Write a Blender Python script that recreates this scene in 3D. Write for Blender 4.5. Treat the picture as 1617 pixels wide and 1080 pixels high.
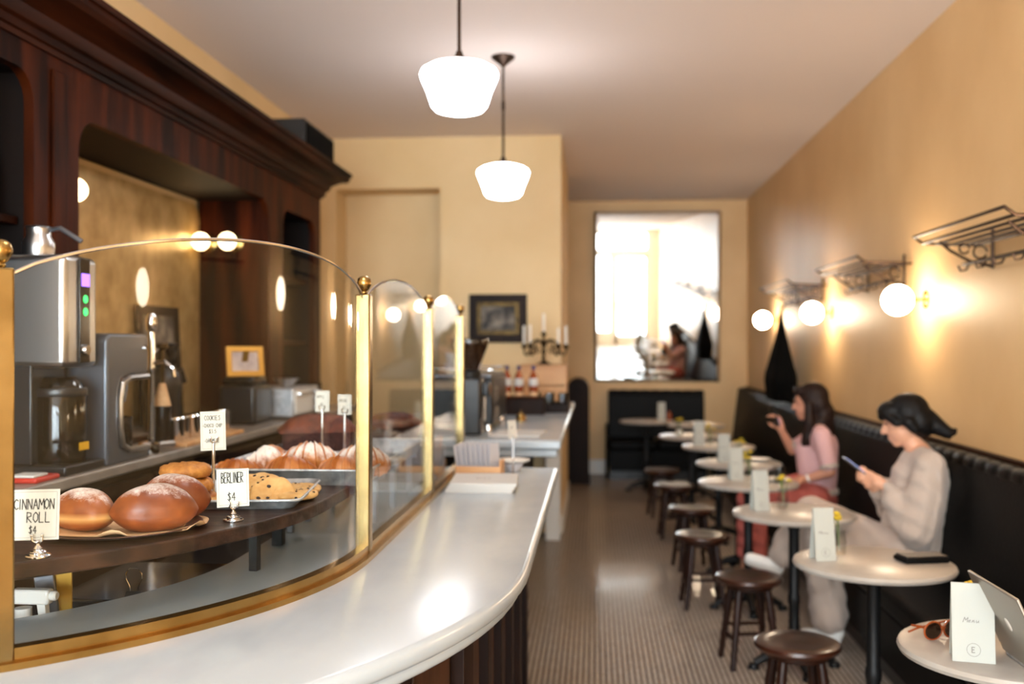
import bpy, bmesh, math, random
ORD = ['first', 'second', 'third', 'fourth', 'fifth', 'sixth', 'seventh', 'eighth']
from mathutils import Vector, Matrix, Euler
random.seed(7)
PI = math.pi
def R(d): return math.radians(d)
for o in list(bpy.data.objects): bpy.data.objects.remove(o, do_unlink=True)
SC = bpy.context.scene
COL = SC.collection

# ------------------------------------------------------------------ camera, world, daylight, exposure
EYE = 1.55
YAW = math.atan((939 - 808.5) / 1572.0)
cd = bpy.data.cameras.new('camera'); cam = bpy.data.objects.new('camera', cd); COL.objects.link(cam)
cd.sensor_width = 36.0; cd.lens = 36.0 * 1572.0 / 1617.0
cd.shift_y = 5.0 / 1617.0
cam.location = (0, 0, EYE); cam.rotation_euler = (PI/2, 0, YAW)
cd.dof.use_dof = True; cd.dof.focus_distance = 2.12; cd.dof.aperture_fstop = 2.3
cd.clip_start = 0.05
SC.camera = cam
SC.view_settings.view_transform = 'Standard'; SC.view_settings.look = 'None'
SC.view_settings.gamma = 1.0; SC.view_settings.use_curve_mapping = False
SC.view_settings.exposure = 1.45

w = bpy.data.worlds.new('sky'); SC.world = w; w.use_nodes = True
w.node_tree.nodes['Background'].inputs[0].default_value = (0.82, 0.91, 1.0, 1)
w.node_tree.nodes['Background'].inputs[1].default_value = 3.0

def area(name, loc, rot, sx, sy, power, col):
    l = bpy.data.lights.new(name, 'AREA'); l.shape = 'RECTANGLE'; l.size = sx; l.size_y = sy
    l.energy = power; l.color = col
    o = bpy.data.objects.new(name, l); COL.objects.link(o); o.location = loc; o.rotation_euler = rot
    return o
# daylight behind the shop front windows (behind the camera)
DAY_Y = -4.65
area('daylight_shopfront', (-0.35, DAY_Y, 1.75), (R(90), 0, 0), 3.9, 2.9, 330, (0.84, 0.92, 1.0))

# ------------------------------------------------------------------ materials
def lin(c):
    return tuple(((v/255)/12.92 if v/255 <= .04045 else ((v/255+.055)/1.055)**2.4) for v in c)
def hexc(h): return lin(tuple(int(h[i:i+2], 16) for i in (0, 2, 4)))
MATS = {}
def mat(name, col='808080', rough=.5, metal=0.0, col2=None, nscale=8.0, stretch=(1,1,1), bump=0.0, bscale=None,
        emit=None, estr=0.0, spec=.5, trans=0.0, coat=0.0, detail=4.0, lo=.35, hi=.65, coord='Object', sheen=0.0, sss=0.0):
    m = bpy.data.materials.new(name); m.use_nodes = True
    nt = m.node_tree; b = nt.nodes['Principled BSDF']; L = nt.links.new
    c = hexc(col)
    b.inputs['Base Color'].default_value = (*c, 1)
    b.inputs['Roughness'].default_value = rough; b.inputs['Metallic'].default_value = metal
    b.inputs['Specular IOR Level'].default_value = spec
    b.inputs['Transmission Weight'].default_value = trans
    b.inputs['Coat Weight'].default_value = coat; b.inputs['Coat Roughness'].default_value = .08
    if sheen: b.inputs['Sheen Weight'].default_value = sheen
    if sss:
        b.inputs['Subsurface Weight'].default_value = sss; b.inputs['Subsurface Radius'].default_value = (.02, .01, .006)
    if emit:
        b.inputs['Emission Color'].default_value = (*hexc(emit), 1); b.inputs['Emission Strength'].default_value = estr
    if col2 or bump:
        tc = nt.nodes.new('ShaderNodeTexCoord'); mp = nt.nodes.new('ShaderNodeMapping')
        mp.inputs['Scale'].default_value = stretch
        L(tc.outputs[coord], mp.inputs['Vector'])
    if col2:
        n = nt.nodes.new('ShaderNodeTexNoise'); n.inputs['Scale'].default_value = nscale; n.inputs['Detail'].default_value = detail
        L(mp.outputs[0], n.inputs['Vector'])
        r = nt.nodes.new('ShaderNodeValToRGB'); r.color_ramp.elements[0].position = lo; r.color_ramp.elements[1].position = hi
        r.color_ramp.elements[0].color = (*c, 1); r.color_ramp.elements[1].color = (*hexc(col2), 1)
        L(n.outputs['Fac'], r.inputs[0]); L(r.outputs[0], b.inputs['Base Color'])
    if bump:
        n2 = nt.nodes.new('ShaderNodeTexNoise'); n2.inputs['Scale'].default_value = bscale or nscale; n2.inputs['Detail'].default_value = 3
        L(mp.outputs[0], n2.inputs['Vector'])
        bp = nt.nodes.new('ShaderNodeBump'); bp.inputs['Strength'].default_value = bump; bp.inputs['Distance'].default_value = .01
        L(n2.outputs['Fac'], bp.inputs['Height']); L(bp.outputs[0], b.inputs['Normal'])
    MATS[name] = m
    return m
M = MATS
mat('plaster', 'e6c18d', .48, col2='dab37f', nscale=1.3, bump=.12, bscale=3.0, spec=.32, detail=6, coord='Generated' if 0 else 'Object')
mat('plaster_light', 'e2c595', .6, col2='dabb88', nscale=1.6, bump=.05, bscale=5.0)
mat('ceiling_paint', 'e2d6d0', .8)
mat('white_paint', 'e0dcd4', .4)
mat('marble', 'aab3b9', .21, col2='9aa4ac', nscale=3.2, stretch=(1, .45, 1), detail=9, lo=.42, hi=.62)
mat('marble_table', 'a8a29a', .3, col2='9b948c', nscale=6.0, detail=8, lo=.4, hi=.62)
mat('walnut', '180702', .5, col2='421a06', nscale=9.0, stretch=(1.2, 1.2, .16), bump=.08, bscale=18.0, spec=.05)
mat('walnut_h', '140602', .5, col2='331405', nscale=9.0, stretch=(1.2, .16, 1.4), bump=.08, bscale=18.0, spec=.05)
mat('recess_wood', '0d0705', .6, spec=.15, col2='160c07', nscale=7.0, stretch=(1, 1, .2))  # near-black: recess shade put into the colour; also used for dark joinery
mat('shelf_wood', '1c0f0a', .45, spec=.3, col2='3c2519', nscale=26.0, stretch=(.35, 1.0, 1.6), bump=.25, bscale=30.0, detail=7)
mat('stool_wood', '200d06', .3, col2='38180b', nscale=14.0, stretch=(1, .25, 1), bump=.05, coat=.25)
mat('stool_leg', '1a0b06', .4, spec=.25, col2='2c1409', nscale=14.0, stretch=(1, 1, .2))
mat('panel_dark', '160b07', .5, spec=.12, col2='24140c', nscale=8.0, stretch=(1, 1, .15))
mat('counter_panel', '2e1b10', .5, spec=.15, col2='4a3020', nscale=14.0, stretch=(1, 1, .25))
mat('light_wood', 'c08a58', .5, col2='d3a371', nscale=9.0, stretch=(.2, 1, 1))
mat('brass', 'ae9058', .25, 1.0, col2='93733c', nscale=14.0, lo=.3, hi=.8, bump=.04, bscale=20)
mat('brass_pale', '947f56', .24, 1.0, col2='7a6640', nscale=14.0, lo=.3, hi=.8, bump=.04, bscale=20)
mat('brass_dark', '4a3a22', .4, 1.0, col2='2c2216', nscale=30.0)
mat('bronze', '3a2a20', .4, .8)
mat('iron', '0a0a0b', .5, 0, spec=.3)
mat('black_leather', '060606', .5, bump=.15, bscale=60, spec=.1)
mat('black_cloth', '060606', .95, spec=.1)
mat('black_plastic', '101012', .35)
mat('black_gloss', '08080a', .12)
mat('steel', 'b9b9ba', .28, 1.0, bump=.02, bscale=60)
mat('steel_dark', '6d6f74', .34, .9)
mat('chrome', 'd8d8da', .09, 1.0)
mat('aluminium', 'c4c6c9', .4, .65, col2='9ea0a3', nscale=40)
mat('grey_enamel', '565a61', .35, .5)
mat('white_china', 'e9e6e0', .2)
mat('card', 'c8c6bd', .6)
mat('menu_card', 'a6a79f', .6)
mat('ink', '1c1a1a', .7)
mat('ink_soft', '6d6a66', .7)
mat('ink_border', '8a8580', .7)
mat('paper', 'c0beb9', .7)
mat('kraft', 'c99f74', .75, col2='d8b389', nscale=30, bump=.2, bscale=12)
mat('envelope', 'b9b8bd', .6)
mat('skin', 'd09a7c', .5, sss=.08)
mat('skin_tan', 'c0866a', .5, sss=.08)
mat('hair_black', '0a0808', .55, spec=.2, bump=.4, bscale=40)
mat('hair_brown', '1e100b', .55, spec=.2, bump=.4, bscale=40)
mat('knit_cream', 'b0a094', .92, sheen=.2, bump=.35, bscale=55)
mat('linen', 'b3a194', .92, sheen=.1, bump=.2, bscale=20)
mat('rose', 'b25a50', .85)
mat('yellow_flower', 'd6bc2c', .6, col2='b89a1e', nscale=40)
mat('leaf', '5d7033', .6)
mat('candle', 'efe8dc', .5, sss=.1)
mat('amber', '8a3c12', .15, coat=.5)
mat('navy', '20265c', .35)
mat('red_plastic', 'b02a1c', .4)
mat('yellow_label', 'd9a518', .5)
mat('chocolate', '2a140d', .55)
mat('loaf_crust', '4b1f10', .6, col2='6a2d14', nscale=30, bump=.5, bscale=50)
mat('loaf_side', '341712', .8, col2='45201a', nscale=60, bump=.5, bscale=80)
mat('screen_violet', '6a4ab8', .3, emit='8a5cff', estr=1.2)
mat('led_green', '1a6a2a', .3, emit='25e060', estr=1.2)
mat('phone_screen', '8899cc', .2, emit='9ab0ff', estr=.7)
mat('opal_globe', 'fff4dd', .3, emit='ffe6c6', estr=20.0)
mat('opal_pendant', 'fffaf0', .3, emit='fbfbff', estr=9.5)
mat('opal_small', 'fff4dd', .3, emit='ffd9a0', estr=3.0)
mat('print_art', '8d8478', .7, col2='2d2a28', nscale=9, detail=8, lo=.35, hi=.6)
mat('print_pale', 'cdb8ae', .6, col2='9f8c88', nscale=14, detail=6)
mat('gold_frame', 'b98a3c', .35, .7)

def pbs(m): return m.node_tree.nodes['Principled BSDF']
def glassmat(name, ior=1.5, tint=(1, 1, 1), rough=0.0):
    m = bpy.data.materials.new(name); m.use_nodes = True; nt = m.node_tree; nt.nodes.clear(); L = nt.links.new
    out = nt.nodes.new('ShaderNodeOutputMaterial'); mx = nt.nodes.new('ShaderNodeMixShader')
    tr = nt.nodes.new('ShaderNodeBsdfTransparent'); gl = nt.nodes.new('ShaderNodeBsdfGlossy'); fr = nt.nodes.new('ShaderNodeFresnel')
    fr.inputs['IOR'].default_value = ior; gl.inputs['Roughness'].default_value = rough; tr.inputs['Color'].default_value = (*tint, 1)
    ge = nt.nodes.new('ShaderNodeNewGeometry'); mr = nt.nodes.new('ShaderNodeMapRange')   # same air-to-glass reflectance on both faces
    mr.inputs[3].default_value = ior; mr.inputs[4].default_value = 1/ior; L(ge.outputs['Backfacing'], mr.inputs[0]); L(mr.outputs[0], fr.inputs['IOR'])
    L(fr.outputs[0], mx.inputs[0]); L(tr.outputs[0], mx.inputs[1]); L(gl.outputs[0], mx.inputs[2]); L(mx.outputs[0], out.inputs[0])
    M[name] = m; return m
glassmat('pane_glass', 1.27, (.97, .985, .98))
glassmat('vessel_glass', 1.45, (.93, .94, .93))
glassmat('dark_glass', 1.5, (.22, .17, .14))

def mirror_mats():
    m = mat('mirror_silver', 'e8e6e2', .015, 1.0)
    m = mat('antique_mirror', 'd2b078', .3, .4, col2='a98850', nscale=9.0, detail=9, lo=.3, hi=.7, bump=.03, bscale=6)
mirror_mats()

def floor_mat():
    m = bpy.data.materials.new('mosaic_tile'); m.use_nodes = True; nt = m.node_tree; b = pbs(m); L = nt.links.new
    tc = nt.nodes.new('ShaderNodeTexCoord'); br = nt.nodes.new('ShaderNodeTexBrick')
    br.offset = 0.0; br.inputs['Scale'].default_value = 1.0
    br.inputs['Brick Width'].default_value = .027; br.inputs['Row Height'].default_value = .0235
    br.inputs['Mortar Size'].default_value = .0052; br.inputs['Mortar Smooth'].default_value = .25
    br.inputs['Color1'].default_value = (*hexc('e2d6c8'), 1); br.inputs['Color2'].default_value = (*hexc('d2c4b4'), 1)
    br.inputs['Mortar'].default_value = (*hexc('5a4a3e'), 1)
    L(tc.outputs['Object'], br.inputs['Vector'])
    n = nt.nodes.new('ShaderNodeTexNoise'); n.inputs['Scale'].default_value = 1.1; L(tc.outputs['Object'], n.inputs['Vector'])
    mx = nt.nodes.new('ShaderNodeMixRGB'); mx.blend_type = 'MULTIPLY'; mx.inputs[0].default_value = .12
    L(br.outputs['Color'], mx.inputs[1]); L(n.outputs['Fac'], mx.inputs[2]); L(mx.outputs[0], b.inputs['Base Color'])
    mr = nt.nodes.new('ShaderNodeMapRange'); mr.inputs[3].default_value = .07; mr.inputs[4].default_value = .6
    L(br.outputs['Fac'], mr.inputs[0]); L(mr.outputs[0], b.inputs['Roughness'])
    inv = nt.nodes.new('ShaderNodeMath'); inv.operation = 'SUBTRACT'; inv.inputs[0].default_value = 1; L(br.outputs['Fac'], inv.inputs[1])
    n2 = nt.nodes.new('ShaderNodeTexNoise'); n2.inputs['Scale'].default_value = 34; n2.inputs['Detail'].default_value = 1; L(tc.outputs['Object'], n2.inputs['Vector'])
    ad = nt.nodes.new('ShaderNodeMath'); ad.operation = 'MULTIPLY_ADD'; ad.inputs[1].default_value = .55
    L(n2.outputs['Fac'], ad.inputs[0]); L(inv.outputs[0], ad.inputs[2])
    bp = nt.nodes.new('ShaderNodeBump'); bp.inputs['Strength'].default_value = .6; bp.inputs['Distance'].default_value = .0016
    L(ad.outputs[0], bp.inputs['Height']); L(bp.outputs[0], b.inputs['Normal'])
    M['mosaic_tile'] = m
floor_mat()

def pastry_mat(name, base, dark, pale=None, band=None, sugar=None, nscale=30.0, bump=.4, rough=.5):
    """baked crust; pale = (z, width) lighter band round the middle; sugar = (normal z start, amount)"""
    m = bpy.data.materials.new(name); m.use_nodes = True; nt = m.node_tree; b = pbs(m); L = nt.links.new
    b.inputs['Roughness'].default_value = rough
    b.inputs['Subsurface Weight'].default_value = .05; b.inputs['Subsurface Radius'].default_value = (.01, .005, .002)
    tc = nt.nodes.new('ShaderNodeTexCoord'); n = nt.nodes.new('ShaderNodeTexNoise'); n.inputs['Scale'].default_value = nscale; n.inputs['Detail'].default_value = 5
    L(tc.outputs['Object'], n.inputs['Vector'])
    r = nt.nodes.new('ShaderNodeValToRGB'); r.color_ramp.elements[0].position = .3; r.color_ramp.elements[1].position = .7
    r.color_ramp.elements[0].color = (*hexc(dark), 1); r.color_ramp.elements[1].color = (*hexc(base), 1)
    L(n.outputs['Fac'], r.inputs[0]); cur = r.outputs[0]
    sx = nt.nodes.new('ShaderNodeSeparateXYZ'); L(tc.outputs['Object'], sx.inputs[0])
    if band:
        a = nt.nodes.new('ShaderNodeMath'); a.operation = 'SUBTRACT'; L(sx.outputs[2], a.inputs[0]); a.inputs[1].default_value = band[0]
        ab = nt.nodes.new('ShaderNodeMath'); ab.operation = 'ABSOLUTE'; L(a.outputs[0], ab.inputs[0])
        mr = nt.nodes.new('ShaderNodeMapRange'); mr.inputs[1].default_value = 0; mr.inputs[2].default_value = band[1]; mr.inputs[3].default_value = .85; mr.inputs[4].default_value = 0
        L(ab.outputs[0], mr.inputs[0])
        mx = nt.nodes.new('ShaderNodeMixRGB'); L(mr.outputs[0], mx.inputs[0]); L(cur, mx.inputs[1]); mx.inputs[2].default_value = (*hexc(pale), 1); cur = mx.outputs[0]
    if sugar:
        g = nt.nodes.new('ShaderNodeNewGeometry'); sn = nt.nodes.new('ShaderNodeSeparateXYZ'); L(g.outputs['Normal'], sn.inputs[0])
        n3 = nt.nodes.new('ShaderNodeTexNoise'); n3.inputs['Scale'].default_value = 42; n3.inputs['Detail'].default_value = 10; n3.inputs['Roughness'].default_value = .82; L(tc.outputs['Object'], n3.inputs['Vector'])
        ad = nt.nodes.new('ShaderNodeMath'); ad.operation = 'MULTIPLY_ADD'; ad.inputs[1].default_value = 1.7; L(n3.outputs['Fac'], ad.inputs[0]); L(sn.outputs[2], ad.inputs[2])
        mr = nt.nodes.new('ShaderNodeMapRange'); mr.inputs[1].default_value = sugar[0]; mr.inputs[2].default_value = sugar[0] + .5; mr.inputs[3].default_value = 0; mr.inputs[4].default_value = sugar[1]
        L(ad.outputs[0], mr.inputs[0])
        mx = nt.nodes.new('ShaderNodeMixRGB'); L(mr.outputs[0], mx.inputs[0]); L(cur, mx.inputs[1]); mx.inputs[2].default_value = (*hexc('f2ebe6'), 1); cur = mx.outputs[0]
    L(cur, b.inputs['Base Color'])
    bp = nt.nodes.new('ShaderNodeBump'); bp.inputs['Strength'].default_value = bump; bp.inputs['Distance'].default_value = .002
    n2 = nt.nodes.new('ShaderNodeTexNoise'); n2.inputs['Scale'].default_value = nscale*3.5; L(tc.outputs['Object'], n2.inputs['Vector'])
    L(n2.outputs['Fac'], bp.inputs['Height']); L(bp.outputs[0], b.inputs['Normal'])
    M[name] = m
pastry_mat('berliner_dough', 'a9602c', '7c3a15', pale='dba966', band=(.03, .012), sugar=(1.5, .95), nscale=18, bump=.25, rough=.42)
pastry_mat('berliner_dark', '8f481c', '64290c', sugar=(1.56, .92), nscale=18, bump=.25, rough=.4)
pastry_mat('croissant_crust', 'c9803c', '8e4517', nscale=22, bump=.3, rough=.42)
pastry_mat('croissant_sugar', 'c9803c', '8e4517', sugar=(1.02, .98), nscale=22, bump=.4, rough=.5)
pastry_mat('cookie_pale', 'dcb377', 'c08f4f', nscale=34, bump=.6, rough=.65)
pastry_mat('cookie_ginger', 'c6893f', '99581f', nscale=48, bump=1.0, rough=.6)

def stripe_mat():
    m = bpy.data.materials.new('pink_stripe_knit'); m.use_nodes = True; nt = m.node_tree; b = pbs(m); L = nt.links.new
    b.inputs['Roughness'].default_value = .9
    tc = nt.nodes.new('ShaderNodeTexCoord'); wv = nt.nodes.new('ShaderNodeTexWave'); wv.bands_direction = 'Z'
    wv.inputs['Scale'].default_value = 22; wv.inputs['Distortion'].default_value = .4
    L(tc.outputs['Object'], wv.inputs['Vector'])
    r = nt.nodes.new('ShaderNodeValToRGB'); r.color_ramp.elements[0].color = (*hexc('b37f80'), 1); r.color_ramp.elements[1].color = (*hexc('dfb9b6'), 1)
    L(wv.outputs['Fac'], r.inputs[0]); L(r.outputs[0], b.inputs['Base Color'])
    M['pink_stripe_knit'] = m
stripe_mat()

# ------------------------------------------------------------------ mesh builder
class MB:
    def __init__(s): s.v = []; s.f = []
    def add(s, vs, fs, T=None):
        o = len(s.v)
        s.v += [tuple(T @ Vector(p)) if T is not None else tuple(p) for p in vs]
        s.f += [tuple(i + o for i in f) for f in fs]; return s
    def box(s, c, d, rz=0, T=None):
        x, y, z = (k/2 for k in d); cs, sn = math.cos(rz), math.sin(rz)
        vs = [(c[0] + a*cs - b*sn, c[1] + a*sn + b*cs, c[2] + e) for a, b, e in
              ((-x,-y,-z),(x,-y,-z),(x,y,-z),(-x,y,-z),(-x,-y,z),(x,-y,z),(x,y,z),(-x,y,z))]
        return s.add(vs, [(0,3,2,1),(4,5,6,7),(0,1,5,4),(1,2,6,5),(2,3,7,6),(3,0,4,7)], T)
    def bb(s, x0, x1, y0, y1, z0, z1): return s.box(((x0+x1)/2, (y0+y1)/2, (z0+z1)/2), (x1-x0, y1-y0, z1-z0))
    def lathe(s, prof, n=24, c=(0,0,0), T=None):
        vs = []; fs = []
        for r, z in prof:
            for i in range(n):
                a = 2*PI*i/n; vs.append((c[0] + r*math.cos(a), c[1] + r*math.sin(a), c[2] + z))
        k = len(prof)
        for j in range(k-1):
            for i in range(n):
                i2 = (i+1) % n; fs.append((j*n+i, j*n+i2, (j+1)*n+i2, (j+1)*n+i))
        if prof[0][0] > 1e-6: fs.append(tuple(range(n-1, -1, -1)))
        if prof[-1][0] > 1e-6: fs.append(tuple((k-1)*n + i for i in range(n)))
        return s.add(vs, fs, T)
    def tube(s, pts, r, n=8, closed=False, T=None):
        P = [Vector(p) for p in pts]; k = len(P); rr = r if isinstance(r, (list, tuple)) else [r]*k
        vs = []; fs = []; up = None
        for i in range(k):
            a = P[i-1] if (i > 0 or closed) else P[i]; b = P[(i+1) % k] if (i < k-1 or closed) else P[i]
            t = (b - a).normalized() if (b-a).length > 1e-9 else Vector((0,0,1))
            if up is None: up = t.orthogonal().normalized()
            else:
                up = (up - t*up.dot(t)); up = up.normalized() if up.length > 1e-6 else t.orthogonal().normalized()
            sd = t.cross(up)
            for j in range(n):
                an = 2*PI*j/n; vs.append(tuple(P[i] + (up*math.cos(an) + sd*math.sin(an))*rr[i]))
        m = k if closed else k-1
        for i in range(m):
            for j in range(n):
                j2 = (j+1) % n; i2 = (i+1) % k; fs.append((i*n+j, i*n+j2, i2*n+j2, i2*n+j))
        if not closed: fs.append(tuple(range(n-1,-1,-1))); fs.append(tuple((k-1)*n+j for j in range(n)))
        return s.add(vs, fs, T)
    def ball(s, c, r, nu=16, nv=10, T=None):
        rx, ry, rz = (r, r, r) if not isinstance(r, (list, tuple)) else r
        vs = [(c[0], c[1], c[2]-rz)]; fs = []
        for j in range(1, nv):
            p = -PI/2 + PI*j/nv
            for i in range(nu):
                a = 2*PI*i/nu; vs.append((c[0] + rx*math.cos(p)*math.cos(a), c[1] + ry*math.cos(p)*math.sin(a), c[2] + rz*math.sin(p)))
        vs.append((c[0], c[1], c[2]+rz)); top = len(vs)-1
        for i in range(nu):
            i2 = (i+1) % nu; fs.append((0, 1+i2, 1+i)); fs.append((top, 1+(nv-2)*nu+i, 1+(nv-2)*nu+i2))
        for j in range(nv-2):
            for i in range(nu):
                i2 = (i+1) % nu; a = 1+j*nu; b = a+nu; fs.append((a+i, a+i2, b+i2, b+i))
        return s.add(vs, fs, T)
    def loft(s, rings, cap=True, T=None):
        n = len(rings[0]); vs = [p for r in rings for p in r]; fs = []
        for k in range(len(rings)-1):
            for i in range(n):
                i2 = (i+1) % n; fs.append((k*n+i, k*n+i2, (k+1)*n+i2, (k+1)*n+i))
        if cap: fs.append(tuple(range(n-1,-1,-1))); fs.append(tuple((len(rings)-1)*n+i for i in range(n)))
        return s.add(vs, fs, T)
    def prism(s, poly, z0, z1, T=None):
        n = len(poly); vs = [(x, y, z0) for x, y in poly] + [(x, y, z1) for x, y in poly]
        fs = [tuple(range(n-1,-1,-1)), tuple(range(n, 2*n))] + [(i, (i+1) % n, n+(i+1) % n, n+i) for i in range(n)]
        return s.add(vs, fs, T)

def mesh_obj(name, me, m, parent=None):
    o = bpy.data.objects.new(name, me); COL.objects.link(o)
    if m is not None: me.materials.clear(); me.materials.append(M[m] if isinstance(m, str) else m)
    if parent is not None: o.parent = parent
    return o
def O(name, mb, m, parent=None, bev=0.0, seg=2, smooth=True, ang=38, loc=None, rot=None):
    me = bpy.data.meshes.new(name); me.from_pydata(mb.v, [], mb.f)
    bm = bmesh.new(); bm.from_mesh(me); bmesh.ops.recalc_face_normals(bm, faces=bm.faces)
    if bev:
        es = [e for e in bm.edges if len(e.link_faces) == 2 and e.calc_face_angle(0) > R(30)]
        for f in bm.faces: f.smooth = False
        nf = bmesh.ops.bevel(bm, geom=es, offset=bev, segments=seg, affect='EDGES', profile=.5, clamp_overlap=True)
        for f in nf['faces']: f.smooth = True
    bm.to_mesh(me); bm.free()
    if smooth and not bev: me.shade_smooth(); me.set_sharp_from_angle(angle=R(ang))
    o = mesh_obj(name, me, m, parent)
    if loc: o.location = loc
    if rot: o.rotation_euler = rot
    return o
def tag(o, label, cat, group=None, kind=None):
    o['label'] = label; o['category'] = cat
    if group: o['group'] = group
    if kind: o['kind'] = kind
    return o
def TH(name, label, cat, loc=(0,0,0), rz=0.0, group=None):
    o = bpy.data.objects.new(name, None); COL.objects.link(o); o.empty_display_size = .1
    o.location = loc; o.rotation_euler = (0, 0, rz); return tag(o, label, cat, group)
def ST(name, mb, m, bev=0.0, **k):
    o = O(name, mb, m, None, bev, **k); o['kind'] = 'structure'; return o
def dup(root, loc, rz=0.0, label=None, group=None):
    r = root.copy(); COL.objects.link(r); r.location = loc; r.rotation_euler = (0, 0, rz)
    if label: r['label'] = label
    if group: r['group'] = group
    for ch in list(root.children):
        c = ch.copy(); COL.objects.link(c); c.parent = r
        for g in list(ch.children):
            d = g.copy(); COL.objects.link(d); d.parent = c
    return r
def plate(outer, holes, t, to3d):
    """flat plate with holes: 2D loops triangulated, then thickened; to3d(u, v, w)"""
    bm = bmesh.new(); es = []
    for lp in [outer] + holes:
        vs = [bm.verts.new((u, v, 0)) for u, v in lp]
        es += [bm.edges.new((vs[i], vs[(i+1) % len(vs)])) for i in range(len(vs))]
    r = bmesh.ops.triangle_fill(bm, edges=es, use_beauty=True)
    fs = [g for g in r['geom'] if isinstance(g, bmesh.types.BMFace)]
    e = bmesh.ops.extrude_face_region(bm, geom=fs)
    for g in e['geom']:
        if isinstance(g, bmesh.types.BMVert): g.co.z = t
    mb = MB(); bm.verts.index_update()
    mb.v = [to3d(*v.co) for v in bm.verts]; mb.f = [tuple(v.index for v in f.verts) for f in bm.faces]
    bm.free(); return mb
def rrect(u0, u1, v0, v1, r, n=6, corners=(1,1,1,1)):
    out = []
    for (cu, cv, a0, on) in ((u1-r, v0+r, -90, corners[0]), (u1-r, v1-r, 0, corners[1]), (u0+r, v1-r, 90, corners[2]), (u0+r, v0+r, 180, corners[3])):
        if on:
            for i in range(n+1):
                a = R(a0 + 90*i/n); out.append((cu + r*math.cos(a), cv + r*math.sin(a)))
        else:
            out.append((cu + r*(1 if a0 in (-90, 0) else -1), cv + r*(1 if a0 in (0, 90) else -1)))
    return out
def remesh(parts, voxel, smooth=6, disp=None):
    """parts: (p, r) or (p0, r0, p1, r1) spheres / tapered limbs or ('e', c, (rx,ry,rz), rz) ellipsoids fused into ONE skin"""
    mb = MB()
    for q in parts:
        if q[0] == 'e':
            T = Matrix.Translation(Vector(q[1])) @ (q[3] if isinstance(q[3], Matrix) else Matrix.Rotation(q[3], 4, 'Z'))
            mb.ball((0,0,0), q[2], 18, 12, T)
        elif len(q) == 2: mb.ball(q[0], q[1], 14, 9)
        else:
            a, b = Vector(q[0]), Vector(q[2]); ln = (b-a).length; n = max(2, int(ln/(min(q[1], q[3])*.45)) + 1)
            for i in range(n+1):
                t = i/n; mb.ball(a.lerp(b, t), q[1]*(1-t) + q[3]*t, 12, 8)
    me = bpy.data.meshes.new('tmp'); me.from_pydata(mb.v, [], mb.f)
    o = bpy.data.objects.new('tmp', me); COL.objects.link(o)
    md = o.modifiers.new('r', 'REMESH'); md.mode = 'VOXEL'; md.voxel_size = voxel
    if smooth:
        s = o.modifiers.new('s', 'SMOOTH'); s.iterations = smooth; s.factor = .5
    dg = bpy.context.evaluated_depsgraph_get()
    out = bpy.data.meshes.new_from_object(o.evaluated_get(dg))
    bpy.data.objects.remove(o, do_unlink=True); bpy.data.meshes.remove(me)
    out.shade_smooth()
    if disp:
        for v in out.vertices: v.co = disp(v.co)
    return out

# stroke lettering -------------------------------------------------------------
FONT = {
 'A': [[(0,0),(.3,1),(.6,0)],[(.12,.38),(.48,.38)]], 'B': [[(0,0),(0,1),(.4,.95),(.45,.7),(.05,.53),(.5,.4),(.48,.08),(0,0)]],
 'C': [[(.55,.85),(.3,1),(.05,.7),(.05,.3),(.3,0),(.58,.15)]], 'D': [[(0,0),(0,1),(.4,.85),(.52,.5),(.4,.12),(0,0)]],
 'E': [[(.5,1),(0,1),(0,0),(.5,0)],[(0,.52),(.4,.52)]], 'G': [[(.55,.85),(.3,1),(.05,.7),(.05,.3),(.3,0),(.58,.15),(.58,.45),(.35,.45)]],
 'H': [[(0,0),(0,1)],[(.5,0),(.5,1)],[(0,.5),(.5,.5)]], 'I': [[(.06,0),(.06,1)]], 'K': [[(0,0),(0,1)],[(.5,1),(0,.45),(.52,0)]],
 'L': [[(0,1),(0,0),(.48,0)]], 'M': [[(0,0),(.08,1),(.35,.4),(.62,1),(.7,0)]], 'N': [[(0,0),(.02,1),(.52,0),(.54,1)]],
 'O': [[(.3,1),(.05,.75),(.02,.3),(.28,0),(.55,.28),(.55,.75),(.3,1)]], 'P': [[(0,0),(0,1),(.45,.92),(.47,.6),(0,.5)]],
 'R': [[(0,0),(0,1),(.45,.92),(.47,.62),(0,.5),(.52,0)]], 'S': [[(.52,.85),(.28,1),(.06,.78),(.45,.42),(.45,.12),(.2,0),(0,.15)]],
 'T': [[(0,1),(.55,1)],[(.28,1),(.28,0)]], 'U': [[(0,1),(.02,.2),(.27,0),(.5,.2),(.52,1)]], 'V': [[(0,1),(.27,0),(.54,1)]],
 '$': [[(.5,.85),(.28,.95),(.06,.75),(.45,.4),(.45,.15),(.2,.05),(0,.18)],[(.27,1.1),(.27,-.1)]],
 '3': [[(.05,.95),(.4,.95),(.2,.58),(.45,.35),(.35,.05),(0,.05)]], '4': [[(.35,0),(.35,1),(0,.35),(.52,.35)]],
 '5': [[(.48,1),(.08,1),(.05,.58),(.4,.6),(.45,.2),(.2,0),(0,.1)]], '6': [[(.4,1),(.08,.5),(.05,.15),(.28,0),(.48,.22),(.35,.48),(.08,.35)]],
 '-': [[(.05,.45),(.45,.45)]], '.': [[(.1,0),(.16,.04)]],
 'e': [[(.05,.25),(.4,.32),(.3,.52),(.08,.35),(.12,.05),(.45,.1)]], 'n': [[(0,0),(.08,.5),(.12,.25),(.32,.5),(.36,.05),(.48,.1)]],
 'u': [[(0,.5),(.02,.1),(.2,.02),(.36,.3),(.4,.5),(.4,.08),(.55,.12)]],
}
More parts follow.
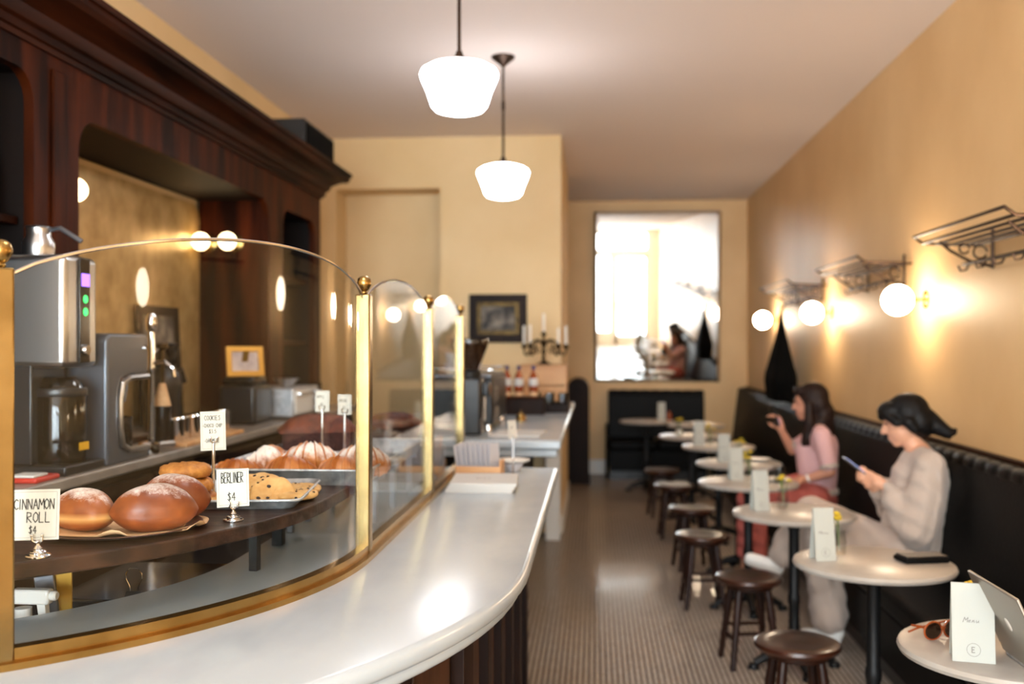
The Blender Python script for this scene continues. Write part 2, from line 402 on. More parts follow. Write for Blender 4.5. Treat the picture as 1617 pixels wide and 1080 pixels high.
def write(mb, text, x, z, h, w=.001, y=-.0009, sp=.72, slant=.0, squeeze=1.0):
    """text in the local XZ plane facing -Y, left end x, baseline z"""
    for ch in text:
        if ch != ' ':
            for st in FONT[ch]:
                P = [(x + (p[0]*squeeze + slant*p[1])*h, z + p[1]*h) for p in st]
                for a, b in zip(P, P[1:]):
                    dx, dz = b[0]-a[0], b[1]-a[1]; l = math.hypot(dx, dz) or 1e-6
                    nx, nz = -dz/l*w, dx/l*w; ex, ez = dx/l*w*.6, dz/l*w*.6
                    mb.add([(a[0]+nx-ex,y,a[1]+nz-ez),(a[0]-nx-ex,y,a[1]-nz-ez),(b[0]-nx+ex,y,b[1]-nz+ez),(b[0]+nx+ex,y,b[1]+nz+ez)], [(0,1,2,3)])
        x += sp*h*squeeze*(.5 if ch in 'I.' else 1.0)
    return x

# ================================================================== THE ROOM
XR, XL, YB, YS, ZC = 1.812, -2.30, 12.05, -4.4, 3.285
ST('floor', MB().bb(XL-.1, XR+.1, YS-.15, YB+.1, -.08, 0), 'mosaic_tile', smooth=False)
ST('ceiling', MB().bb(XL-.1, XR+.1, YS-.15, YB+.1, ZC, ZC+.08), 'ceiling_paint', smooth=False)
ST('wall_right', MB().bb(XR, XR+.1, YS-.15, YB+.1, 0, ZC), 'plaster', smooth=False)
ST('wall_left', MB().bb(XL-.1, XL, YS-.15, YB+.1, 0, ZC), 'plaster_light', smooth=False)
ST('wall_rear', MB().bb(XL, XR, YB, YB+.1, 0, ZC), 'plaster', smooth=False)
PX, PY = -.276, 8.22
mb = MB(); NX0, NX1, NZ = -2.171, -1.284, 2.86
mb.bb(XL, PX, PY+.36, 10.3, 0, ZC); mb.bb(NX1, PX, PY, PY+.36, 0, ZC); mb.bb(XL, NX0, PY, PY+.36, 0, ZC); mb.bb(NX0, NX1, PY, PY+.36, NZ, ZC)
ST('wall_partition', mb, 'plaster_light', smooth=False)
ST('baseboard_rear', MB().bb(PX, .16, YB-.018, YB, 0, .17), 'white_paint', bev=.004)
ST('baseboard_partition', MB().bb(PX, PX+.015, PY, 10.3, 0, .15), 'white_paint', bev=.004)
# shop front behind the camera: wall with openings, door, sidelight, transom and window
holes = {'door_1': (.56, 1.5, .02, 2.56), 'window_1': (.04, .47, .35, 2.56), 'window_2': (.04, 1.5, 2.68, 3.18), 'window_3': (-2.15, -.12, .55, 3.18)}
outer = [(XL, 0), (XR, 0), (XR, ZC), (XL, ZC)]
fw = plate(outer, [rrect(a, b, c, d, .005, 1) for a, b, c, d in holes.values()], .12, lambda u, v, t: (u, YS - t, v))
ST('wall_front', fw, 'white_paint', smooth=False)
for nm, (a, b, c, d) in holes.items():
    fr = MB(); t = .09 if nm == 'door_1' else .045
    fr.bb(a, a+t, YS-.08, YS-.02, c, d); fr.bb(b-t, b, YS-.08, YS-.02, c, d)
    fr.bb(a, b, YS-.08, YS-.02, c, c+(.25 if nm == 'door_1' else t)); fr.bb(a, b, YS-.08, YS-.02, d-t, d)
    o = ST(nm, fr, 'white_paint', smooth=False)
    O('pane', MB().bb(a+t*.8, b-t*.8, YS-.053, YS-.047, c+t*.8, d-t*.8), 'pane_glass', o, smooth=False)
    if nm == 'door_1': O('door_handle', MB().tube([(.66, YS-.02, 1.0), (.66, YS+.04, 1.0), (.66, YS+.04, 1.25), (.66, YS-.02, 1.25)], .011), 'brass', o)

# ================================================================== REAR MIRROR (leans forward at the top)
mr = TH('wall_mirror', 'large tall mirror hung on the rear wall showing the bright doorway', 'mirror', (.745, YB-.012, 1.112))
tilt = Matrix.Rotation(R(2.7), 4, 'X')
MW, MH = 1.49, 2.03
O('mirror_glass', MB().box((0, -.006, MH/2), (MW-.07, .010, MH-.07), T=tilt), 'mirror_silver', mr, smooth=False)
bvl = MB()
for (x0, x1, z0, z1, k) in ((-MW/2, MW/2, 0, MH, 1),):
    a = [(-MW/2, 0, 0), (MW/2, 0, 0), (MW/2, 0, MH), (-MW/2, 0, MH)]; i_ = .035
    b = [(-MW/2+i_, -.011, i_), (MW/2-i_, -.011, i_), (MW/2-i_, -.011, MH-i_), (-MW/2+i_, -.011, MH-i_)]
    c = [(p[0], .004, p[2]) for p in a]
    bvl.add(a + b + c, [(0,1,5,4),(1,2,6,5),(2,3,7,6),(3,0,4,7),(0,8,9,1),(1,9,10,2),(2,10,11,3),(3,11,8,0)], tilt)
O('bevelled_edge', bvl, 'mirror_silver', mr, smooth=False)
O('mount', MB().box((0, -.02, MH-.12), (.8, .062, .05), T=None), 'iron', mr, smooth=False, loc=(0, .0, 0))

# ================================================================== SERVICE COUNTER (curved)
CXC, CYC, YEND = -1.748, 2.5, 4.46
HC = 1.0
def samples(y_end=YEND, a_end=-90.0, step=3.0, left=None, ys=8):
    S = []
    for i in range(ys): S.append((CXC, y_end + (CYC-y_end)*i/ys, 1, 0))
    n = max(2, int(abs(a_end)/step))
    for i in range(n+1):
        a = R(a_end*i/n); S.append((CXC, CYC, math.cos(a), math.sin(a)))
    if left is not None: S.append((left, CYC, 0, -1))
    return S
def sweep(prof, S, mb=None):
    mb = mb or MB()
    return mb.loft([[(ox+nx*r, oy+ny*r, z) for r, z in prof] for ox, oy, nx, ny in S])
RO = 1.586; RG = 1.15
def bull(r1, z0, z1, r0, n=6):
    zc = (z0+z1)/2; h = (z1-z0)/2; out = [(r0, z0)]
    for i in range(n+1):
        a = -PI/2 + PI*i/n; out.append((r1 - h*.8 + h*.8*math.cos(a), zc + h*math.sin(a)))
    out.append((r0, z1)); return out
sc = TH('service_counter', 'curved pastry counter with white marble top and dark panelled front', 'counter')
LX = XL + .02
O('marble_top', sweep(bull(RO, .958, HC, .83), samples(left=LX)), 'marble', sc)
O('marble_lower_edge', sweep(bull(RO-.022, .928, .957, 1.2), samples(YEND-.02, left=LX)), 'marble', sc)
O('cabinet_body', sweep([(.9, .08), (1.43, .08), (1.43, .928), (.9, .928)], samples(YEND-.08, left=LX)), 'panel_dark', sc)
O('plinth', sweep([(.92, 0), (1.435, 0), (1.435, .09), (.92, .09)], samples(YEND-.08, left=LX)), 'panel_dark', sc, smooth=True)
# raised panels and pilasters along the front
def on_path(d):   # distance along the front from the far end
    L1 = (YEND - .14) - CYC
    if d < L1: return (CXC, YEND - .14 - d, 1, 0)
    a = -(d - L1)/1.43; return (CXC, CYC, math.cos(a), math.sin(a))
d = .08
while d < 1.82 + 1.43*1.5:
    S = [on_path(d - .045 + .09*i/4) for i in range(5)]
    O('pilaster', sweep([(1.42, .09), (1.462, .09), (1.462, .926), (1.42, .926)], S), 'panel_dark', sc, bev=.003)
    S = [on_path(d + .09 + .2*i/6) for i in range(7)]
    O('panel', sweep([(1.425, .16), (1.442, .16), (1.442, .86), (1.425, .86)], S), 'counter_panel', sc, bev=.004)
    d += .38
# dark well inside the counter
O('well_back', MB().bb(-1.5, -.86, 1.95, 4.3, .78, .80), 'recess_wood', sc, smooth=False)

# glass guard ----------------------------------------------------------------
gg = TH('glass_guard', 'arched clear glass guard with brass posts and rail around the pastry display', 'glass screen', (0, 0, HC))
ZP = .682
A_L = -50.0
def gp(r, a=None, y=None):
    return (CXC + r*math.cos(R(a)), CYC + r*math.sin(R(a))) if a is not None else (CXC + r, y)
O('base_rail', sweep([(RG-.022, 0), (RG+.03, 0), (RG+.03, .012), (RG+.016, .014), (RG+.016, .034), (RG-.007, .035), (RG-.012, .014)], samples(4.44, A_L-9, 2)), 'brass', gg)
posts = [(*gp(RG, A_L), R(A_L)), (*gp(RG, y=2.55), 0), (*gp(RG, y=3.56), 0), (*gp(RG, y=4.40), 0)]
for px, py, rz in posts:
    p = O('post', MB().box((0, 0, ZP/2), (.038, .038, ZP)), 'brass_pale', gg, bev=.004, loc=(px, py, 0), rot=(0, 0, rz))
    O('finial', MB().lathe([(.006, 0), (.009, .004), (.007, .008), (.012, .012), (.0185, .024), (.019, .031), (.0165, .041), (.009, .047), (0, .049)], 20, (0, 0, ZP)), 'brass', p)
def pane(S, ts, sag, edge):
    top = []; rings = []
    for (ox, oy, nx, ny), t in zip(S, ts):
        zt = .672 + sag*(1-(2*t-1)**2)**.8
        rings.append([(ox+nx*(RG-.003), oy+ny*(RG-.003), .02), (ox+nx*(RG+.003), oy+ny*(RG+.003), .02), (ox+nx*(RG+.003), oy+ny*(RG+.003), zt), (ox+nx*(RG-.003), oy+ny*(RG-.003), zt)])
        top.append((ox+nx*RG, oy+ny*RG, zt+.001))
    g = O('glass_pane', MB().loft(rings), 'pane_glass', gg, ang=30)
    O('polished_edge', MB().tube(top, .0035, 6), 'chrome', g)
a0, a1 = A_L+.9, 0.0
S = [(CXC, CYC, math.cos(R(a0 + (a1-a0)*i/28)), math.sin(R(a0 + (a1-a0)*i/28))) for i in range(29)]
S += [(CXC, 2.532, 1, 0)]
pane(S, [i/29 for i in range(30)], .092, 1)
for y0, y1 in ((2.57, 3.54), (3.58, 4.38)):
    pane([(CXC, y0+(y1-y0)*i/20, 1, 0) for i in range(21)], [i/20 for i in range(21)], .075, 1)

# display shelf ---------------------------------------------------------------
ZS = 1.16
ds = TH('display_shelf', 'dark oak curved display shelf raised above the counter behind the glass', 'shelf', (0, 0, HC))
O('shelf_board', sweep([(.58, .128), (1.07, .128), (1.07, .16), (.58, .16)], samples(2.72, -78, 2.5)), 'shelf_wood', ds, bev=.004)
for a, rs_ in ((-75, .86), (-8, .93)): 
    x, y = gp(rs_, a); O('support', MB().box((x, y, .064), (.022, .022, .128), R(a)), 'iron', ds, bev=.002)
x, y = gp(.88, y=2.68); O('support', MB().box((x, y, .064), (.03, .03, .128)), 'iron', ds, bev=.002)
ds2 = TH('sheet_pan_stand', 'low metal stand holding the two sheet pans behind the glass', 'stand', (0, 0, HC))
for yy in (2.86, 3.04, 3.32, 3.62):
    for xx in (-.89, -.68): O('leg', MB().box((xx, yy, .0685), (.02, .02, .137)), 'steel_dark', ds2, bev=.002)
    O('runner', MB().bb(-1.1, -.65, yy-.012, yy+.012, .137, .155), 'steel_dark', ds2, bev=.002)

# ================================================================== BACK BAR
XF, XB = -1.86, -2.28
ZBK = 1.15
bc = TH('back_counter', 'low back counter with dark fronts and grey stone top under the carved bar back', 'counter')
O('worktop', MB().bb(XB-.01, -1.58, 2.3, 6.62, ZBK-.035, ZBK), 'marble_grey' if 'marble_grey' in M else mat('stone_grey', '8d857d', .3, col2='7a726b', nscale=9), bc, bev=.006)
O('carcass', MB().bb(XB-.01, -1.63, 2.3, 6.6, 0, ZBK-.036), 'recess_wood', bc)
for i in range(7):
    y0 = 2.34 + i*.605; dr = O('cabinet_door', MB().bb(-1.632, -1.61, y0, y0+.58, .12, ZBK-.07), 'panel_dark', bc, bev=.004)
    O('knob', MB().ball((-1.598, y0+.08, .72), .014, 10, 8), 'brass', dr)
bk = TH('walnut_cabinet', 'tall carved dark walnut bar back with arched openings and heavy cornice', 'cabinet', (0, 0, 0))
Y0, Y1 = 2.35, 6.64
outer = [(Y0, ZBK), (Y1, ZBK), (Y1, 2.60), (Y0, 2.60)]
h1 = rrect(3.46, 5.57, ZBK+.02, 2.378, .12, 6, (0,1,1,0)); h0 = rrect(2.5, 3.17, ZBK+.02, 2.455, .10, 6, (0,1,1,0)); h2 = rrect(5.83, 6.50, ZBK+.02, 2.37, .10, 6, (0,1,1,0))
O('face_frame', plate(outer, [h0, h1, h2], .035, lambda u, v, t: (XF - t, u, v)), 'walnut', bk, bev=0)
for (a, b, zt) in ((2.5, 3.17, 2.455), (3.46, 5.57, 2.378), (5.83, 6.50, 2.37)):
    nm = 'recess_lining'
    O('recess_top', MB().bb(XB+.005, XF-.036, a-.03, b+.03, zt+.003, zt+.04), 'recess_wood', bk, smooth=False)  # blacker wood than the middle jambs: the underside's shade is in the colour
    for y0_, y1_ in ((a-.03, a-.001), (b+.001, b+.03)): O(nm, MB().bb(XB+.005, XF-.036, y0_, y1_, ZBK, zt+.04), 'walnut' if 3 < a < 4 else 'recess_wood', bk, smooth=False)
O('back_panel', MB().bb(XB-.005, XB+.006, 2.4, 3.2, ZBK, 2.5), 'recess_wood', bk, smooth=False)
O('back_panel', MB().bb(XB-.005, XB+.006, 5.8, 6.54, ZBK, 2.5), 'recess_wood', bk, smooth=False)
am = O('mirror_panel', plate(rrect(3.47, 5.56, ZBK+.02, 2.35, .10, 6, (0,1,1,0)), [], .008, lambda u, v, t: (XB + .006 + t, u, v)), 'antique_mirror', bk, smooth=False)
am['label'] = 'mottled antique mirror set in the middle opening'
O('end_panel', MB().bb(XB, XF-.036, Y1-.03, Y1, ZBK, 2.6), 'walnut', bk, smooth=False)
for z in (1.55, 1.95):
    O('shelf', MB().bb(XB+.01, XF-.05, 2.51, 3.16, z, z+.028), 'walnut_h', bk, bev=.003)
    O('shelf', MB().bb(XB+.01, XF-.05, 5.84, 6.49, z, z+.028), 'walnut_h', bk, bev=.003)
# cornice: stepped profile running along the front and returning at the far end
cprof = [(0, 2.545), (.012, 2.545), (.018, 2.56), (.03, 2.565), (.03, 2.59), (.045, 2.598), (.055, 2.615), (.06, 2.635), (.085, 2.65), (.115, 2.665), (.15, 2.672), (.165, 2.69), (.165, 2.708), (.178, 2.712), (.178, 2.735), (0, 2.735)]
def crn(y): return [(XF + a, y, z) for a, z in cprof]
rings = [crn(Y0), [(XF + a, Y1 + a, z) for a, z in cprof], [(XB - .0, Y1 + a, z) for a, z in cprof]]
O('cornice', MB().loft(rings), 'walnut_h', bk, ang=25)
O('top_board', MB().bb(XB, XF+.01, Y0, Y1, 2.6, 2.70), 'walnut_h', bk, smooth=False)
for y, yy in ((3.32, 0), (5.7, 0), (6.57, 0)):
    O('stile_moulding', MB().bb(XF, XF+.012, y-.045 if y > 6 or y < 6 else y, y+.045, ZBK+.02, 2.5), 'walnut', bk, bev=.004) if y < 3.5 else None

# carved detail end; box speaker on top of the cornice
sp = TH('speaker', 'small black box loudspeaker on top of the bar back cornice', 'speaker', (-1.9, 6.28, 2.735))
O('cabinet', MB().bb(-.12, .14, -.34, .34, 0, .2), 'black_plastic', sp, bev=.008)
O('grille', MB().bb(.14, .148, -.31, .31, .02, .18), 'black_cloth', sp, bev=.002)
for sx in (-.06, .08):
    for sy in (-.2, .2): pass

def sconce_globe(name, label, base, axis, glob, r, m, group):
    """base on the wall, globe centre glob"""
    t = TH(name, label, 'wall lamp', base, 0, group); b = Vector(base); g = Vector(glob) - b; ax = Vector(axis)
    q = Vector((0,0,1)).rotation_difference(ax).to_matrix().to_4x4()
    O('backplate', MB().lathe([(0, 0), (.05, 0), (.05, .008), (.03, .016), (.014, .02), (0, .02)], 20, T=q), 'brass', t)
    gn = g.normalized(); arm_end = g - gn*(r*.95)
    O('arm', MB().tube([ax*.015, ax*.015*.5 + arm_end*.5 + Vector((0,0,.0)), arm_end], .008), 'brass', t)
    q2 = Vector((0,0,1)).rotation_difference(gn).to_matrix().to_4x4()
    O('fitter', MB().lathe([(0, -.012), (.02, -.012), (.03, .0), (.03, .012), (0, .012)], 16, T=Matrix.Translation(arm_end) @ q2), 'brass', t)
    o = O('globe', MB().ball(g, r, 24, 16), m, t); return t
gs = 'globe sconces on the right wall'
for i, (y, lab) in enumerate(((5.62, 'round opal globe sconce on right wall nearest the camera'), (7.78, 'round opal globe sconce on right wall between the two farther racks'), (10.02, 'round opal globe sconce on right wall beside the hanging black coat'), (3.47, 'added round opal globe sconce out of frame on right wall above the laptop table'), (1.32, 'added round opal globe sconce out of frame on right wall beside the camera'))):  # last two added beyond the frame, continuing the row, to balance the light
    sconce_globe('globe_sconce', lab, (XR, y, 1.80), (-1, 0, 0), (XR-.155, y, 1.797), .083, 'opal_globe', gs)
g2 = 'small globe lamps in the bar back'
sconce_globe('globe_lamp', 'small glowing globe lamp half hidden by the left stile of the bar back opening', (-1.95, 3.459, 2.135), (0, 1, 0), (-1.95, 3.60, 2.135), .046, 'opal_small', g2)
sconce_globe('globe_lamp', 'small glowing globe lamp on the far jamb nearest the antique mirror', (-2.215, 5.571, 2.135), (0, -1, 0), (-2.215, 5.45, 2.135), .05, 'opal_small', g2)
sconce_globe('globe_lamp', 'small glowing globe lamp on the far jamb, right one of the pair', (-2.06, 5.571, 2.135), (0, -1, 0), (-2.06, 5.45, 2.135), .05, 'opal_small', g2)

# pendants ---------------------------------------------------------------------
for (x, y, zb, lab) in ((-.54, 3.95, 2.475, 'schoolhouse opal glass pendant hanging nearer, shown larger'), (-.548, 5.96, 2.43, 'schoolhouse opal glass pendant hanging farther, with its canopy in view'), (-.54, 1.94, 2.475, 'added schoolhouse opal glass pendant above the curved counter, out of view'), (-.54, -.07, 2.475, 'added schoolhouse opal glass pendant behind the camera, out of view')):  # last two pendants are added out of view to balance the light
    p = TH('pendant_lamp', lab, 'pendant lamp', (x, y, zb), 0, 'schoolhouse pendants over the counter')
    O('shade', MB().lathe([(0, .0), (.06, .002), (.095, .012), (.112, .03), (.13, .085), (.152, .135), (.157, .155), (.150, .172), (.12, .19), (.075, .203), (.04, .209), (0, .21)], 32), 'opal_pendant', p)
    O('fitter', MB().lathe([(0, .2), (.05, .205), (.05, .213), (.02, .225), (.012, .25), (0, .25)], 20), 'bronze', p)
    h = ZC - zb
    O('stem', MB().tube([(0, 0, .24), (0, 0, h-.03)], .0075, 8), 'bronze', p)
    O('coupling', MB().lathe([(0, 0), (.011, 0), (.011, .05), (0, .05)], 10, (0, 0, .24 + (h-.24)*.48)), 'bronze', p)
    O('canopy', MB().lathe([(0, h-.062), (.012, h-.06), (.02, h-.05), (.07, h-.012), (.072, h), (0, h)], 24), 'bronze', p)

# ================================================================== BAR COUNTER beyond (with coffee machine)
ZB2 = 1.08
b2 = TH('bar_counter', 'second white marble counter beyond the pastry case carrying bottles and candelabra', 'counter')
O('marble_top', MB().bb(-1.25, -.165, 4.9, PY-.003, ZB2-.045, ZB2), 'marble', b2, bev=.012, seg=3)
O('marble_lower_edge', MB().bb(-1.23, -.185, 4.92, PY-.003, ZB2-.085, ZB2-.046), 'marble', b2, bev=.01)
O('leg_panel', MB().bb(-.39, -.275, 7.9, PY-.004, 0, ZB2-.086), 'white_paint', b2, bev=.004)
O('cabinet_body', MB().bb(-1.22, -.5, 5.0, PY-.004, 0, ZB2-.086), 'recess_wood', b2)

# ================================================================== PASTRY DISPLAY
def sign(name, label, loc, rz, cw, chh, zb, lines, stem=None, dx=0.0, group=None, tilt=-6):
    t = TH(name, label, 'sign', loc, R(rz), group)
    st = stem if stem is not None else zb
    O('base', MB().lathe([(0, 0), (.0215, 0), (.0225, .0015), (.0225, .004), (.021, .0055), (.015, .0065), (.0145, .0072), (.0148, .0105), (.0135, .0118), (.0085, .0128), (.0075, .0138), (.0078, .0165), (.006, .019), (.0045, .022), (0, .022)], 32), 'chrome', t, ang=25)
    O('stem', MB().tube([(0, 0, .015), (0, 0, st)], .0042, 12), 'chrome', t)
    cl = MB(); cl.tube([(-.009, -.006, st+.012), (-.0085, -.006, st+.004), (-.004, -.004, st), (.004, -.004, st), (.0085, -.006, st+.004), (.009, -.006, st+.012)], .0021, 8)
    cl.ball((-.009, -.006, st+.013), .0031, 8, 6); cl.ball((.009, -.006, st+.013), .0031, 8, 6); cl.ball((0, 0, st), .005, 10, 8)
    O('clip', cl, 'chrome', t)
    T = (0, 0, zb)
    c = O('card', MB().box((dx, .0, chh/2), (cw, .0014, chh)), 'card', t, loc=T, rot=(R(tilt), 0, R(0)))
    tx = MB()
    for (s, x, z, h, wd, sq) in lines: write(tx, s, x+dx, z, h, wd, -.0012, squeeze=sq)
    O('lettering', tx, 'ink', c, smooth=False)
    bd = MB(); m = .0045; a, b, lo, hi = dx-cw/2+m, dx+cw/2-m, m, chh-m
    for (p, q) in (((a, lo), (b, lo)), ((b, lo), (b, hi)), ((b, hi), (a, hi)), ((a, hi), (a, lo))):
        ddx, ddz = q[0]-p[0], q[1]-p[1]; l = math.hypot(ddx, ddz); nx, nz = -ddz/l*.00035, ddx/l*.00035
        bd.add([(p[0]+nx, -.0011, p[1]+nz), (p[0]-nx, -.0011, p[1]-nz), (q[0]-nx, -.0011, q[1]-nz), (q[0]+nx, -.0011, q[1]+nz)], [(0,1,2,3)])
    O('printed_border', bd, 'ink_border', c, smooth=False)
    return t
sign('price_sign', 'white card reading CINNAMON ROLL on a chrome stand beside the brass post', (-1.020, 1.752, ZS), 14, .084, .092, .032,
     [('CINNAMON', -.037, .056, .0185, .0009, .72), ('ROLL', -.014, .032, .0185, .0009, .8), ('$4', -.01, .012, .013, .0008, .8)], stem=.028, dx=-.006)
sign('price_sign', 'white card reading BERLINER on a chrome stand at the shelf edge', (-.798, 2.147, ZS), 30, .070, .083, .032,
     [('BERLINER', -.025, .053, .0225, .0009, .40), ('$4', -.012, .014, .017, .0008, .8)], stem=.028)
sign('price_sign', 'white card reading COOKIES on a tall chrome stem above the cookies', (-.957, 2.437, ZS), 32, .062, .098, .125,
     [('COOKIES', -.021, .076, .0115, .0006, .75), ('-CHOCO CHIP', -.027, .058, .009, .0005, .75), ('$3.5', -.010, .043, .0095, .0005, .8), ('-OATMEAL', -.023, .020, .009, .0005, .75)], stem=.145)

# oval steel tray with liner and berliners
tr = TH('round_tray', 'thin round steel tray under the berliners', 'tray', (-1.0, 2.03, ZS))
O('dish', MB().lathe([(0, .001), (.125, .001), (.15, .006), (.166, .0105), (.168, .0125), (.165, .0135), (.15, .009), (.125, .004), (0, .004)], 48), 'steel', tr)
def paper(name, label, loc, rx, ry, seed, z0=.0045, ruff=.012, parent=None):
    rnd = random.Random(seed); n = 64; ph = [rnd.uniform(0, 6.28) for _ in range(4)]
    rings = []; mb = MB()
    for k, f in enumerate((.02, .55, .8, .92, 1.0)):
        ring = []
        for i in range(n):
            a = 2*PI*i/n; e = 1 + .05*math.sin(3*a+ph[0]) + .03*math.sin(7*a+ph[1])
            lift = 0 if k < 2 else (k-1)/3*(.004 + ruff*max(0, math.sin(5*a+ph[2])*.6 + .5*math.sin(11*a+ph[3])))
            ring.append((rx*f*e*math.cos(a), ry*f*e*math.sin(a), z0 + lift + (.003 if k == 4 else 0)))
        rings.append(ring)
    vs = [p for r in rings for p in r]; fs = []
    for k in range(4):
        for i in range(n): fs.append((k*n+i, k*n+(i+1) % n, (k+1)*n+(i+1) % n, (k+1)*n+i))
    fs.append(tuple(range(n))); mb.add(vs, fs)
    o = O(name, mb, 'kraft', None); o.location = loc
    md = o.modifiers.new('thick', 'SOLIDIFY'); md.thickness = .0006; md.offset = 1
    return tag(o, label, 'paper')
paper('paper_liner', 'crinkled brown baking paper under the berliners', (-.985, 2.045, ZS), .158, .15, 3)

def berliner(name, label, loc, L, W, Hh, rz, m, seed):
    from mathutils import noise
    nu, nv = 44, 44; rings = []
    for k in range(nv+1):
        u = -math.cos(PI*k/nv); f = max(.012, (1-abs(u)**2.3)**.72); ring = []
        for i in range(nu):
            a = 2*PI*i/nu; ca, sa = math.cos(a), math.sin(a)
            pinch = 1 - .05*math.exp(-((abs(sa)*1.0 + .12*(sa > 0))/.16)**2)
            n = noise.noise(Vector((u*1.6 + seed*3, ca*1.4*f, sa*1.4*f))); n2 = noise.noise(Vector((u*5 + seed, ca*4*f, sa*4*f)))
            rr = f*pinch*(1 + .05*n + .012*n2)
            x = u*L/2*(1 + .03*n); y = W/2*rr*ca; z = Hh/2*rr*(sa if sa > 0 else .80*sa)
            ring.append((x, y + .006*math.sin(u*2 + seed), max(z, -.36*Hh) + .36*Hh))
        rings.append(ring)
    o = O(name, MB().loft(rings, cap=False), m, None, ang=70); o.location = loc; o.rotation_euler = (0, 0, R(rz))
    bm = bmesh.new(); bm.from_mesh(o.data); bmesh.ops.remove_doubles(bm, verts=bm.verts, dist=1e-5); bm.to_mesh(o.data); bm.free()
    o.data.shade_smooth()
    return tag(o, label, 'pastry', 'berliners on the round tray')
ZT = ZS + .0055
berliner('berliner', 'large dark brown sugared berliner at the front right of the round tray', (-.912, 2.0, ZT), .178, .118, .112, 24, 'berliner_dark', 1)
berliner('berliner', 'golden sugared berliner with pale waist band, beside the cinnamon roll sign', (-1.062, 1.992, ZT), .155, .108, .10, -12, 'berliner_dough', 2)
berliner('berliner', 'sugared berliner half hidden behind the large dark one', (-.925, 2.128, ZT), .16, .105, .118, 18, 'berliner_dark', 3)

def cookie_mesh(r, h, seed, chips=0):
    rnd = random.Random(seed); n = 36; ph = [rnd.uniform(0, 6.28) for _ in range(6)]
    def edge(a): return 1 + .025*math.sin(2*a+ph[0]) + .02*math.sin(5*a+ph[1]) + .012*math.sin(9*a+ph[2])
    prof = [(0, 0), (.7, 0), (.93, .12), (1.0, .42), (.95, .72), (.8, .9), (.5, .99), (.25, 1.0), (0, 1.0)]
    rings = []
    for f, z in prof:
        rings.append([(r*f*edge(2*PI*i/n)*math.cos(2*PI*i/n), r*f*edge(2*PI*i/n)*math.sin(2*PI*i/n), h*z + (h*.09*math.sin(7*2*PI*i/n+ph[3]+f*9) if .1 < f and z > .5 else 0)) for i in range(n)])
    mb = MB().loft(rings, cap=False); ch = MB()
    for k in range(chips):
        a = rnd.uniform(0, 2*PI); f = math.sqrt(rnd.random())*.88
        ch.ball((r*f*math.cos(a), r*f*math.sin(a), h*(.98 if f < .6 else .9 - (f-.6)*.5)), (rnd.uniform(.003, .0065), rnd.uniform(.0025, .005), .0025), 8, 5)
    for k in range(chips//2):
        a = rnd.uniform(0, 2*PI); ch.ball((r*.985*math.cos(a), r*.985*math.sin(a), h*rnd.uniform(.3, .6)), (.004, .004, .003), 8, 5)
    return mb, ch
def cookie(label, loc, r, h, seed, m, rot=(0,0,0), chips=0, group=None):
    mb, ch = cookie_mesh(r, h, seed, chips)
    if chips:
        t = TH('cookie', label, 'cookie', loc, 0, group); t.rotation_euler = rot
        O('biscuit', mb, m, t, ang=60); o = O('chocolate_chips', ch, 'chocolate', t); o['kind'] = 'stuff'
        return t
    o = O('cookie', mb, m, None, ang=60); o.location = loc; o.rotation_euler = rot
    return tag(o, label, 'cookie', group)
gk = 'ginger cookies in the stack'
for i, (dx, dy, lab) in enumerate(((.012, .01, 'golden ginger cookie at the bottom of the stack behind the berliners'), (.006, 0, 'golden ginger cookie in the middle of the stack behind the berliners'), (-.002, .0, 'golden ginger cookie on top of the stack behind the berliners'))):
    cookie(lab, (-.985+dx, 2.335+dy, ZS+.001+i*.0345), .060, .034, 20+i, 'cookie_ginger', (0, 0, i*1.3), 0, gk)
# cookie pan
def pan(name, label, loc, rz, w, d, h, rcorner=.03):
    t = TH(name, label, 'tray', loc, R(rz))
    o1 = rrect(-w/2, w/2, -d/2, d/2, rcorner, 6); n = len(o1)
    def sc(k, z): return [(x*(1-k/(w/2)), y*(1-k/(d/2)), z) for x, y in o1]
    O('pan', MB().loft([sc(.02, 0), sc(.006, h-.003), sc(0, h), sc(.003, h+.002), sc(.008, h-.002), sc(.022, .0025), sc(w*.3, .0025)], cap=True), 'aluminium', t, ang=50)
    O('rolled_rim', MB().tube([(x, y, h) for x, y in o1], .0035, 8, closed=True), 'aluminium', t)
    return t
pan('sheet_pan', 'small aluminium pan of chocolate chip cookies at the shelf edge', (-.862, 2.47, ZS), 8, .285, .37, .022)
gc = 'chocolate chip cookies on the small pan'
for lab, loc, r, sd, rot in (
    ('large pale chocolate chip cookie propped upright at the front of the pan', (-.800, 2.425, ZS+.010), .057, 31, (R(48), R(10), R(12))),
    ('chocolate chip cookie lying flat at the right end of the pan', (-.752, 2.455, ZS+.004), .056, 32, (0, 0, .4)),
    ('chocolate chip cookie lying under the COOKIES sign stem', (-.920, 2.372, ZS+.004), .054, 33, (0, 0, 1.4)),
    ('chocolate chip cookie just behind the BERLINER card', (-.865, 2.475, ZS+.004), .055, 34, (0, 0, 2.4)),
    ('chocolate chip cookie stacked tilted behind the BERLINER card', (-.850, 2.490, ZS+.028), .053, 35, (R(18), R(-8), .9)),
    ('chocolate chip cookie resting behind the propped cookie', (-.770, 2.560, ZS+.004), .055, 36, (0, 0, 3.0))):
    cookie(lab, loc, r, .020, sd, 'cookie_pale', rot, 7, gc)

